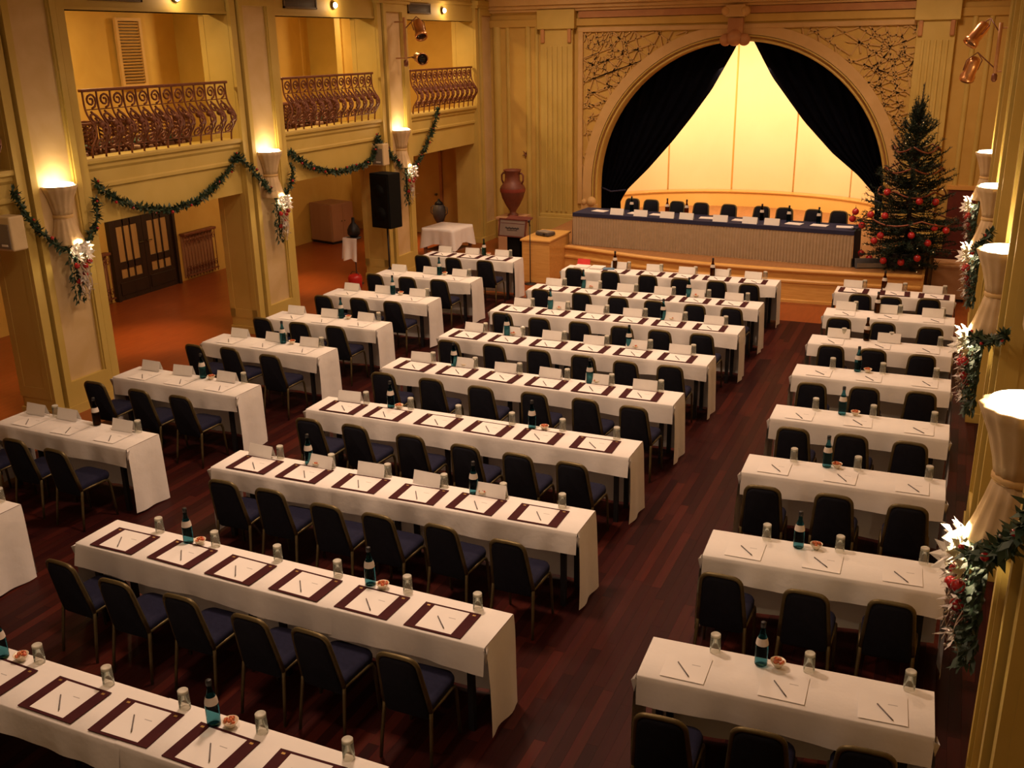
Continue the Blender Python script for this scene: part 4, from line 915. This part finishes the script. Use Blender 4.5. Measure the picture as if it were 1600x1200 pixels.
for k, (cx, cy, ad) in TABLES.items():
    b = k[0]; ln = LEN[b]; a = R(ad); seed = sum(map(ord, k))*7
    if b == 'C':
        for s in (-1, 1): TST['CL'].put(place(k, s*ln/4, 0), a, ('left' if s < 0 else 'right')+' half table of the '+where(k).replace(' table', ' row'), 'black-legged conference tables')
        sp = {'C1': 0.3, 'C2': 0.62, 'C3': -0.55, 'C4': -1.2, 'C5': 0.9, 'C6': 0.4, 'C7': -0.3, 'C8': 0.7, 'C9': 0.1}[k]
        for s, (x0, x1) in enumerate(((-ln/2, sp+0.04), (sp, ln/2))):
            o = cloth(ln, x0, x1, s == 0, s == 1, seed+s, 0.004*s); o.location = (cx, cy, 0); o.rotation_euler = (0, 0, a)
            tag(o, 'white cloth over the '+('left' if s == 0 else 'right')+' part of '+where(k), 'tablecloth', 'white conference tablecloths')
    else:
        TST[b].put((cx, cy, 0), a, 'black-legged conference table, '+where(k), 'black-legged conference tables')
        o = cloth(ln, -ln/2, ln/2, True, True, seed); o.location = (cx, cy, 0); o.rotation_euler = (0, 0, a)
        tag(o, 'white cloth draped over '+where(k), 'tablecloth', 'white conference tablecloths')

# ---- things on the tables
ZT = TH+0.006
pad = thing('desk_pad', (0, 0, 0), 'x', 'desk pad')
MB().box(-0.225, 0.225, -0.165, 0.165, 0, 0.005).build('leather_mat', 'burgundy', pad, bevel=0.0)
m_ = MB()
for s in (-1, 1): m_.box(s*0.185-0.012, s*0.185+0.012, 0.125, 0.14, 0.005, 0.0056)
m_.build('gilt_emblem', 'gold_mark', pad)
padst = Stamp(pad)
sh = thing('notepad', (0, 0, 0), 'x', 'notepad')
MB().box(-0.142, 0.142, -0.145, 0.145, 0, 0.0007).build('sheets', 'paper', sh)
MB().box(0.03, 0.085, 0.035, 0.041, 0.0007, 0.0011).build('printed_line', 'ink', sh)
shst = Stamp(sh)
pn = thing('pen', (0, 0, 0), 'x', 'pen')
m_ = MB(); m_.tube([(0, -0.08, 0.005), (0, 0.08, 0.005)], 0.0046, 6); m_.build('barrel', 'pen', pn)
m_ = MB(); m_.tube([(0, -0.08, 0.006), (0, -0.092, 0.006)], [0.005, 0.001], 6); m_.build('tip', 'brass', pn)
pnst = Stamp(pn)
cdp = MB()
cdp.add([(-0.145, -0.04, 0), (0.145, -0.04, 0), (0.145, 0, 0.125), (-0.145, 0, 0.125), (-0.145, 0.04, 0), (0.145, 0.04, 0)], [(0, 1, 2, 3), (3, 2, 5, 4)]); card_me = cdp.mesh('name_card', 'card', False)
gl = thing('tumbler', (0, 0, 0), 'x', 'glass')
m_ = MB(); m_.lathe([(0.036, 0.0), (0.0365, 0.004), (0.033, 0.128), (0.0315, 0.128), (0.0345, 0.004)], 18, capb=False, capt=False); m_.build('glass_wall', 'clear_glass', gl)
m_ = MB(); m_.lathe([(0.0325, 0.112), (0.0332, 0.130), (0.029, 0.134), (0.020, 0.128), (0.002, 0.127)], 18, capb=True); m_.build('glass_base', 'thick_glass', gl)
glst = Stamp(gl)
def make_bottle(gm, lab):
    bt = thing('water_bottle', (0, 0, 0), 'x', 'bottle')
    m_ = MB(); m_.lathe([(0.038, 0.0), (0.042, 0.007), (0.042, 0.14), (0.039, 0.168), (0.026, 0.215), (0.0165, 0.245), (0.0155, 0.285)], 16); m_.build('glass_body', gm, bt)
    m_ = MB(); m_.lathe([(0.0415, 0.152), (0.0385, 0.175), (0.0310, 0.202)], 16, capb=False, capt=False); m_.build('neck_label', 'bottle_label', bt)
    m_ = MB(); m_.lathe([(0.018, 0.278), (0.018, 0.312), (0.014, 0.315)], 12); m_.build('cap', 'black_metal', bt)
    return bt
btst = Stamp(make_bottle('teal_glass', '')); amst = Stamp(make_bottle('amber_glass', ''))
bw = thing('sweet_bowl', (0, 0, 0), 'x', 'bowl')
m_ = MB(); m_.lathe([(0.022, 0), (0.026, 0.006), (0.046, 0.036), (0.050, 0.045), (0.047, 0.045), (0.040, 0.034), (0.002, 0.020)], 20, capt=False); m_.build('bowl_body', 'porcelain', bw)
m_ = MB(); rr = random.Random(5)
for i in range(15):
    a = rr.random()*6.28; r_ = 0.034*math.sqrt(rr.random()); m_.ball((r_*math.cos(a), r_*math.sin(a), 0.040+0.014*(1-r_/0.034)+0.004*rr.random()), 0.0105, 7, 5)
o = m_.build('sweets', 'sweet_red', bw); o['kind'] = 'stuff'
bwst = Stamp(bw)
rt_ = random.Random(99)
SEAT = {'C': [-1.53, -0.93, -0.31, 0.30, 0.88, 1.48], 'L': [-0.62, -0.02, 0.60], 'R': [-0.60, 0.0, 0.60]}
CARDS = {'C3': [-1.60, -0.87, -0.31, 0.29, 0.96], 'C4': [-1.54], 'C5': 'all', 'C6': 'all', 'C7': 'all', 'C8': 'all', 'C9': [-0.93, -0.31, 0.30, 0.88, 1.48], 'L2': [-0.72, -0.26, 0.55], 'L3': [-0.72, -0.2, 0.52], 'L4': 'all', 'L5': 'all', 'L6': 'all', 'L7': 'all', 'L8': 'all', 'R6': [-0.55, 0.1], 'R7': 'all', 'R8': 'all'}
for k, (cx, cy, ad) in TABLES.items():
    b = k[0]; a = R(ad); seats = list(enumerate(SEAT[b])); n = len(seats)
    vis = [(i, s) for (i, s) in seats if not (k == 'C1' and i == 0) and not (k == 'L1' and i < 2)]
    mats = b == 'C' or k in ('L8', 'R8')
    for (i, s) in vis:
        if k == 'C9' and i == 0: continue
        w_ = nth(k, i, n)
        p = place(k, s+rt_.uniform(-0.015, 0.015), -0.045+rt_.uniform(-0.01, 0.01), ZT); ra = a+R(rt_.uniform(-2, 2)); zz = ZT
        if mats:
            padst.put(p, ra, 'burgundy desk pad '+w_+' on '+where(k), 'burgundy desk pads'); zz = ZT+0.005
        shst.put((p[0]-(0.0 if mats else 0.0), p[1], zz), ra, 'white notepad '+w_+' on '+where(k), 'white notepads')
        pnst.put((p[0]+rt_.uniform(-0.02, 0.02), p[1]-0.035+rt_.uniform(-0.015, 0.015), zz+0.0007), a+R(38+rt_.uniform(-7, 7)), 'thin dark pen on notepad '+w_+', '+where(k), 'pens on the notepads')
        if not (b in 'L' and i == 0 and k != 'L2'):
            q = place(k, s+(0.155 if b != 'R' else 0.13)+rt_.uniform(-0.02, 0.02), 0.185+rt_.uniform(-0.012, 0.012), ZT)
            glst.put(q, rt_.random()*6, 'upturned glass tumbler by notepad '+w_+', '+where(k), 'upturned tumblers')
    bpos = {'C': [-1.03, 0.74], 'L': [0.16], 'R': [-0.17]}[b]
    for j, s in enumerate(bpos):
        d = ('left' if j == 0 else 'right')+' water bottle of two on ' if b == 'C' else 'single water bottle on '
        amber = k in ('C9', 'R8', 'R6', 'R7', 'L2')
        if k == 'L1': continue
        (amst if amber else btst).put(place(k, s+rt_.uniform(-0.03, 0.03), 0.15+rt_.uniform(-0.02, 0.02), ZT), rt_.random()*6, ('brown ' if amber else 'teal ')+d+where(k), 'water bottles on the tables')
        if not amber: bwst.put(place(k, s+0.115+rt_.uniform(-0.01, 0.01), 0.155, ZT), rt_.random()*6, ('left small bowl of red sweets on ' if j == 0 and b == 'C' else 'right small bowl of red sweets on ' if b == 'C' else 'small bowl of red sweets on ')+where(k), 'bowls of sweets')
    cl = CARDS.get(k, [])
    if cl == 'all': cl = [s-0.02 for s in SEAT[b]]
    for j, s in enumerate(cl):
        o = obj('name_card', card_me); o.location = place(k, s+rt_.uniform(-0.03, 0.03), 0.165+rt_.uniform(-0.015, 0.012), ZT); o.rotation_euler = (0, 0, a+R(rt_.uniform(-5, 5)))
        tag(o, 'folded white name card '+nth(k, j, len(cl))+' on '+where(k), 'name card', 'folded name cards')
bwst.put(place('L1', 0.68, 0.17, ZT), 0, 'small bowl of red sweets at the left frame edge', 'bowls of sweets')
# folders at the left end of the front centre table
p = place('C9', -1.62, 0.10, ZT); o = MB().box(-0.13, 0.13, -0.11, 0.11, 0, 0.02).build('document_stack', 'paper', None, loc=p); tag(o, 'white document stack at left end of the front centre table', 'papers')
o = MB().box(-0.12, 0.12, -0.008, 0.008, 0, 0.12, Matrix.Rotation(R(-20), 3, 'X'), (0, 0, 0)).build('red_folder', 'red_folder', None, loc=(p[0]-0.02, p[1]+0.11, ZT+0.002)); tag(o, 'upright bright red folder at left end of the front centre table', 'folder')
p = place('C9', -1.33, 0.10, ZT); o = MB().box(-0.12, 0.12, -0.12, 0.12, 0, 0.025).build('brochure_stack', 'paper', None, loc=p); tag(o, 'white brochure stack beside the red folder on front centre table', 'papers')
p = place('C9', -1.10, 0.06, ZT); o = MB().box(-0.10, 0.10, -0.09, 0.09, 0, 0.015).build('blue_folder', 'blue_folder', None, loc=p); o.rotation_euler = (0, 0, R(12)); tag(o, 'pale blue folder lying on the front centre table', 'folder')

# ================================================================== STAGE FURNITURE
CTA = math.atan2(13.62-14.08, 0.98+4.62); CTL = math.hypot(0.98+4.62, 0.46)
ct = thing('committee_table', (-4.62, 14.08, SH), 'long committee table on stage with navy top and beige pleated skirt', 'table', None, CTA)
CH = 0.665
m_ = MB(); m_.box(0, CTL, 0, 0.75, CH-0.03, CH); m_.build('navy_top', 'navy_cloth', ct, bevel=0.01)
m_ = MB(); m_.box(-0.004, CTL+0.004, -0.008, 0, CH-0.075, CH-0.002); m_.build('top_hem', 'navy_cloth', ct)
npl = 190
m_ = MB(); m_.grid(lambda u, v: (u*CTL, 0.004+0.014*math.sin(u*npl*PI*2/2.0)*(0.3+0.7*v)-0.012*v, CH-0.06-v*(CH-0.065)), npl*6, 3); m_.build('pleated_skirt', 'skirt', ct, fix=False)
for xe in (0.0, CTL):
    m_ = MB(); m_.grid(lambda u, v: (xe+(-1 if xe == 0 else 1)*0.02*v, u*0.75, CH-0.02-v*(CH-0.025)), 8, 4); m_.build('side_drape', 'navy_cloth', ct, fix=False)
for xe in (0.2, CTL/2, CTL-0.2): MB().box(xe-0.02, xe+0.02, 0.35, 0.39, 0, CH-0.03).build('leg', 'black_metal', ct)
def ctp(x, y): return (-4.62+x*math.cos(CTA)-y*math.sin(CTA), 14.08+x*math.sin(CTA)+y*math.cos(CTA), SH+CH)
sc_x = [-3.62, -3.17, -2.64, -2.11, -1.56, -0.90, -0.42, 0.10, 0.59]
rs = random.Random(8)
for i, x in enumerate(sc_x):
    y = 14.66-0.05*i
    cst.put((x, y, SH), PI+CTA+R(rs.uniform(-5, 5)), ORD[i]+' dark chair from left behind the committee table on stage', 'chairs behind the committee table')
cdx = [0.95, 1.46, 2.02, 2.42, 3.10, 3.68, 4.10]
for i, x in enumerate(cdx):
    o = obj('name_card', card_me); o.location = ctp(x, 0.10); o.rotation_euler = (0, 0, CTA+R(rs.uniform(-4, 4))); tag(o, ORD[i]+' folded name card from left on the committee table', 'name card', 'name cards on the committee table')
for i, x in enumerate([0.45, 1.25, 1.72, 2.75, 3.42, 4.45, 4.92, 5.38]):
    o = MB().box(-0.15, 0.15, -0.11, 0.11, 0, 0.008).build('paper_sheets', 'paper', None, loc=ctp(x, 0.38)); o.rotation_euler = (0, 0, CTA+R(rs.uniform(-10, 10))); tag(o, ORD[i]+' white paper stack from left on the committee table', 'papers', 'papers on the committee table')
for i, (x, am) in enumerate([(1.08, 0), (1.85, 1), (2.26, 1), (3.78, 1), (4.30, 0), (4.86, 0)]):
    (amst if am else btst).put(ctp(x, 0.55), 0, ORD[i]+' water bottle from left on the committee table', 'bottles on the committee table')

# ---- lectern, microphone, urn
t = thing('lectern', (-5.72, 13.62, 0), 'black lectern with a grey framed sign board beside the stage', 'lectern', None, R(-6))
m_ = MB(); m_.box(-0.15, 0.15, -0.10, 0.16, 0.05, 0.95); m_.build('column', 'black_box', t, bevel=0.01)
m_ = MB(); m_.box(-0.26, 0.26, -0.22, 0.24, 0, 0.05); m_.build('base', 'black_box', t, bevel=0.01)
rt3 = Matrix.Rotation(R(-12), 3, 'X')
m_ = MB(); m_.box(-0.30, 0.30, -0.135, -0.11, 0.84, 1.17, rt3, (0, -0.12, 1.0)); sg = m_.build('sign_board', 'sign_grey', t)
m_ = MB()
for (x0, x1, z0, z1) in ((-0.32, 0.32, 1.165, 1.19), (-0.32, 0.32, 0.82, 0.845), (-0.32, -0.297, 0.82, 1.19), (0.297, 0.32, 0.82, 1.19)): m_.box(x0, x1, -0.145, -0.105, z0, z1, rt3, (0, -0.12, 1.0))
m_.build('sign_frame', 'frame_red', t)
m_ = MB(); m_.tube([(-0.16+0.32*k/40, -0.139, 1.0+0.022*math.sin(k*1.9)+0.008*math.sin(k*0.7)) for k in range(41)], 0.006, 4); m_.tube([(-0.12, -0.139, 0.955), (0.12, -0.139, 0.96)], 0.004, 4)
m_.v = [tuple(Vector((0, -0.12, 1.0))+rt3@(Vector(p)-Vector((0, -0.12, 1.0)))) for p in m_.v]; m_.build('sign_lettering', 'black_metal', sg)
m_ = MB(); m_.box(-0.28, 0.28, -0.12, 0.26, 1.12, 1.15, Matrix.Rotation(R(14), 3, 'X')); m_.build('reading_shelf', 'frame_red', t)
t = thing('microphone_stand', (-5.10, 12.92, 0), 'slim black microphone stand before the stage block', 'microphone')
m_ = MB(); m_.lathe([(0.12, 0), (0.12, 0.012), (0.03, 0.025)], 20); m_.build('base', 'black_metal', t)
m_ = MB(); m_.tube([(0, 0, 0.02), (0, 0, 1.20)], 0.011, 8); m_.build('pole', 'black_metal', t)
m_ = MB(); m_.tube([(0, 0, 1.18), (0, -0.03, 1.26)], 0.014, 8); m_.ball((0, -0.035, 1.28), 0.030, 10, 8); m_.build('microphone', 'black_metal', t)
t = thing('urn_pedestal', (-6.82, 16.0, 0), 'tan square pedestal carrying the terracotta urn', 'pedestal')
m_ = MB(); m_.box(-0.27, 0.27, -0.27, 0.27, 0.06, 0.76); m_.build('shaft', 'tan_board', t, bevel=0.006)
m_ = MB(); m_.box(-0.31, 0.31, -0.31, 0.31, 0, 0.06); m_.build('plinth', 'tan_board', t, bevel=0.008)
m_ = MB(); m_.box(-0.31, 0.31, -0.31, 0.31, 0.76, 0.82); m_.build('cap', 'tan_board', t, bevel=0.008)
t = thing('terracotta_urn', (-6.82, 16.0, 0.82), 'large terracotta amphora with two handles on a pedestal', 'urn')
m_ = MB(); m_.lathe([(0.12, 0), (0.13, 0.03), (0.07, 0.07), (0.08, 0.12), (0.16, 0.24), (0.25, 0.42), (0.29, 0.58), (0.275, 0.68), (0.21, 0.76), (0.175, 0.82), (0.17, 0.95), (0.20, 1.03), (0.21, 1.06), (0.18, 1.06), (0.15, 0.98)], 32); m_.build('body', 'terracotta', t)
m_ = MB(); m_.lathe([(0.293, 0.56), (0.297, 0.60), (0.293, 0.64)], 32, capb=False, capt=False); m_.build('band', 'red_satin', t)
for s in (-1, 1):
    m_ = MB(); m_.tube([(s*0.23, 0, 0.74), (s*0.27, 0, 0.82), (s*0.27, 0, 0.93), (s*0.23, 0, 0.98), (s*0.17, 0, 0.97)], 0.022, 8); m_.build('handle', 'terracotta', t)
t = thing('wall_ornament', (-7.05, WY-0.03, 2.08), 'small dark star-shaped wall ornament above the urn', 'ornament')
m_ = MB()
for k in range(6):
    a = PI*k/3+0.3; m_.tube([(0, 0, 0), (0.11*math.cos(a), 0, 0.11*math.sin(a))], [0.02, 0.006], 6)
m_.build('star', 'iron', t)
t = thing('projector', (-5.02, 13.55, 0.885), 'dark grey projector box on the stage block', 'projector', None, R(-18))
m_ = MB(); m_.box(-0.17, 0.17, -0.12, 0.12, 0.012, 0.07); m_.build('body', 'gunmetal', t, bevel=0.012)
m_ = MB(); m_.tube([(0.06, -0.12, 0.042), (0.06, -0.14, 0.042)], 0.024, 14); m_.build('lens', 'lens_black', t)
m_ = MB()
for x in (-0.13, 0.13):
    for y in (-0.08, 0.08): m_.tube([(x, y, 0), (x, y, 0.014)], 0.012, 8)
m_.build('feet', 'black_metal', t)
o = MB().box(-0.16, 0.16, -0.11, 0.11, 0, 0.018).build('closed_notebook', 'grille_grey', None, loc=(-5.02, 13.55, 0.957)); o.rotation_euler = (0, 0, R(-24)); tag(o, 'closed grey notebook lying on the projector', 'notebook')

# ---- right end of the stage
t = thing('side_cabinet', (2.62, 14.5, 0), 'tan cabinet with dark red top right of the stage', 'cabinet')
m_ = MB(); m_.box(-0.30, 0.33, -0.30, 0.3, 0.05, 0.62); m_.build('body', 'tan_board', t, bevel=0.006)
m_ = MB(); m_.box(-0.32, 0.35, -0.32, 0.3, 0.62, 0.665); m_.build('top', 'tan_board', t, bevel=0.006)
m_ = MB(); m_.box(-0.27, 0.30, -0.315, -0.30, 0.09, 0.58); m_.build('front_panel', 'tan_board', t)
m_ = MB(); m_.box(-0.28, 0.31, -0.27, 0.28, 0, 0.05); m_.build('plinth', 'black_metal', t)
o = MB().box(-0.30, 0.32, 0.0, 0.22, 0, 0.75).build('red_cabinet_back', 'frame_red', None, loc=(2.62, 14.85, 0)); o['label'] = 'x'
tag(o, 'dark red wooden screen panel behind the tan cabinet', 'screen panel'); o.name = 'screen_panel'
MB().box(-0.33, 0.35, -0.02, 0.24, 0.75, 0.80).build('panel_cap', 'frame_red', o)
t = thing('folded_drape', (2.25, 13.98, 0), 'olive folded drape hanging at the right end of the stage', 'drape')
m_ = MB(); m_.grid(lambda u, v: (-0.0+0.11*(u-0.5)*2+0.0, -0.05+0.03*math.sin(u*PI*5), 0.98-v*0.97), 40, 6); m_.grid(lambda u, v: (0.11*(u-0.5)*2, 0.05+0.03*math.sin(u*PI*5), 0.98-v*0.97), 40, 6); m_.build('cloth_fold', 'olive', t, fix=False)
m_ = MB(); m_.tube([(-0.13, 0, 0.98), (0.13, 0, 0.98)], 0.03, 8); m_.tube([(0, 0, 0), (0, 0, 0.98)], 0.02, 8); m_.build('rail', 'olive', t)
t = thing('stage_monitor', (1.27, 13.82, SH), 'low grey stage monitor wedge left of the Christmas tree', 'monitor speaker', None, R(20))
m_ = MB(); m_.prism([(-0.18, 0), (0.18, 0), (0.18, 0.12), (-0.08, 0.17)], 'x', -0.28, 0.28); m_.build('cabinet', 'gunmetal', t, bevel=0.01)
m_ = MB(); m_.box(-0.26, 0.26, -0.19, -0.178, 0.02, 0.1); m_.build('grille', 'grille_grey', t)

# ---- Christmas tree
TX, TY = 1.86, 13.98
tree = thing('christmas_tree', (TX, TY, SH), 'tall dark Christmas tree with red baubles at the stage end', 'tree')
rr = random.Random(17)
m_ = MB(); m_.tube([(0, 0, 0.1), (0.0, 0, 1.4), (-0.02, 0, 2.4), (0.0, 0, 2.9), (0.02, 0, 3.24)], [0.05, 0.035, 0.02, 0.012, 0.004], 8); m_.build('trunk', 'bark', tree)
m_ = MB(); m_.lathe([(0.28, 0), (0.30, 0.02), (0.34, 0.28), (0.36, 0.30), (0.33, 0.30), (0.30, 0.26)], 24); m_.build('tub', 'gunmetal', tree)
def radius(z):
    # silhouette: wide skirt, slim top
    tab = [(0.10, 0.55), (0.35, 0.75), (0.7, 0.92), (1.0, 0.88), (1.3, 0.66), (1.6, 0.58), (1.9, 0.50), (2.2, 0.40), (2.5, 0.27), (2.75, 0.12), (3.2, 0.02)]
    for (a, ra), (b, rb_) in zip(tab, tab[1:]):
        if z <= b: return ra+(rb_-ra)*(z-a)/(b-a)
    return 0.02
m_ = MB(); tw = MB(); tips = []
zz = 0.12
for k in range(620):
    z = 0.12+2.72*(rr.random()**1.25); a = rr.random()*2*PI; tier = ((z+0.08*math.sin(a*2+1.0))/0.40) % 1.0; rad = radius(z)*(0.66+0.52*(1-tier))*rr.uniform(0.72, 1.10)
    if rr.random() < 0.07: rad *= 1.22
    if math.sin(a) > 0.4 and rr.random() < 0.4: continue
    rise = rr.uniform(0.02, 0.22) if z > 1.0 else rr.uniform(-0.12, 0.08)
    pts = []
    for j in range(6):
        t_ = j/5; r_ = rad*t_; pts.append(Vector((r_*math.cos(a), r_*math.sin(a), z+rise*t_*t_-0.10*t_*(1-t_)*2)))
    tw.tube(pts, [0.009, 0.008, 0.006, 0.005, 0.004, 0.002], 4, caps=False)
    tips.append(pts[-1])
    nd = int(36+90*rad)
    for q in range(nd):
        t_ = 0.22+0.80*rr.random(); t_ = min(t_, 1.0); i0 = min(int(t_*5), 4); f_ = t_*5-i0; p = pts[i0].lerp(pts[i0+1], f_); dirb = (pts[i0+1]-pts[i0]).normalized()
        d = (dirb*0.7+Vector((rr.uniform(-1, 1), rr.uniform(-1, 1), rr.uniform(-0.8, 0.9)))).normalized(); L_ = rr.uniform(0.04, 0.085); n_ = d.cross(Vector((rr.random()-0.5, rr.random()-0.5, rr.random()))).normalized()*0.0075
        m_.add([p-n_, p+n_, p+d*L_], [(0, 1, 2)])
for q in range(160):
    z = 2.6+0.6*rr.random(); d = Vector((rr.uniform(-1, 1), rr.uniform(-1, 1), 0.9)).normalized(); p = Vector((0.01, 0, z)); n_ = d.cross(Vector((0, 0, 1))).normalized()*0.005; m_.add([p-n_, p+n_, p+d*0.05], [(0, 1, 2)])
m_.build('needles', 'needle', tree, fix=False); tw.build('branches', 'bark', tree, fix=False)
m_ = MB()
for ph, zc, kx in ((0.0, 0.98, 0.95), (2.0, 1.45, 0.95), (4.0, 1.85, 1.0), (1.0, 2.2, 1.0)):
    pts = []
    for k in range(60):
        a = 2*PI*k/60; z = zc-0.10*abs(math.sin(a*2.5+ph))-0.02; r_ = radius(z)*kx*0.92; pts.append((r_*math.cos(a), r_*math.sin(a), z))
    m_.tube(pts, 0.016, 5)
m_.build('bead_chain', 'tinsel', tree)
m_ = MB()
for k in range(26):
    p = rr.choice(tips); m_.ball(tuple(p*0.97), 0.010, 6, 4)
o = m_.build('fairy_lights', 'fairy', tree); o['kind'] = 'stuff'
bau = thing('bauble', (0, 0, 0), 'x', 'bauble')
m_ = MB(); m_.ball((0, 0, 0), 0.062, 16, 10); m_.build('ball', 'red', bau); m_ = MB(); m_.lathe([(0.014, 0.058), (0.014, 0.074), (0.006, 0.08)], 8); m_.tube([(0, 0, 0.075), (0, 0, 0.12)], 0.003, 4); m_.build('hanger_cap', 'brass', bau)
bst = Stamp(bau)
BA = [(0.98, 1.67), (1.24, 1.63), (1.11, 1.43), (1.44, 1.27), (1.34, 1.17), (1.48, 1.62), (2.02, 1.9), (2.31, 1.46), (2.5, 1.42), (1.95, 1.3), (2.23, 1.18), (1.14, 0.93), (1.29, 0.85), (1.53, 0.82), (1.83, 0.81), (2.09, 0.9), (0.94, 1.54), (1.48, 2.04), (2.28, 1.9)]
NUM = ORD+['fourteenth', 'fifteenth', 'sixteenth', 'seventeenth', 'eighteenth', 'nineteenth']
ORDB = [(NUM[i]+' from left' if i < 10 else NUM[len(BA)-1-i]+' from right') for i in range(len(BA))]
for i, (x, z) in enumerate(sorted(BA)):
    dx = x-TX; r_ = radius(max(z-SH, 0.15))*0.9; y = TY-math.sqrt(max(r_*r_-dx*dx, 0.02)); y = max(y, 13.42)
    s_ = (13.5-(-5.22))/(y+5.22); k_ = (y+5.22)/(13.5+5.22)
    b_ = bst.put((2.552+(x-2.552)*k_, y, 4.60+(z-4.60)*k_), 0, 'red bauble on the Christmas tree, '+ORDB[i], 'red baubles on the Christmas tree')
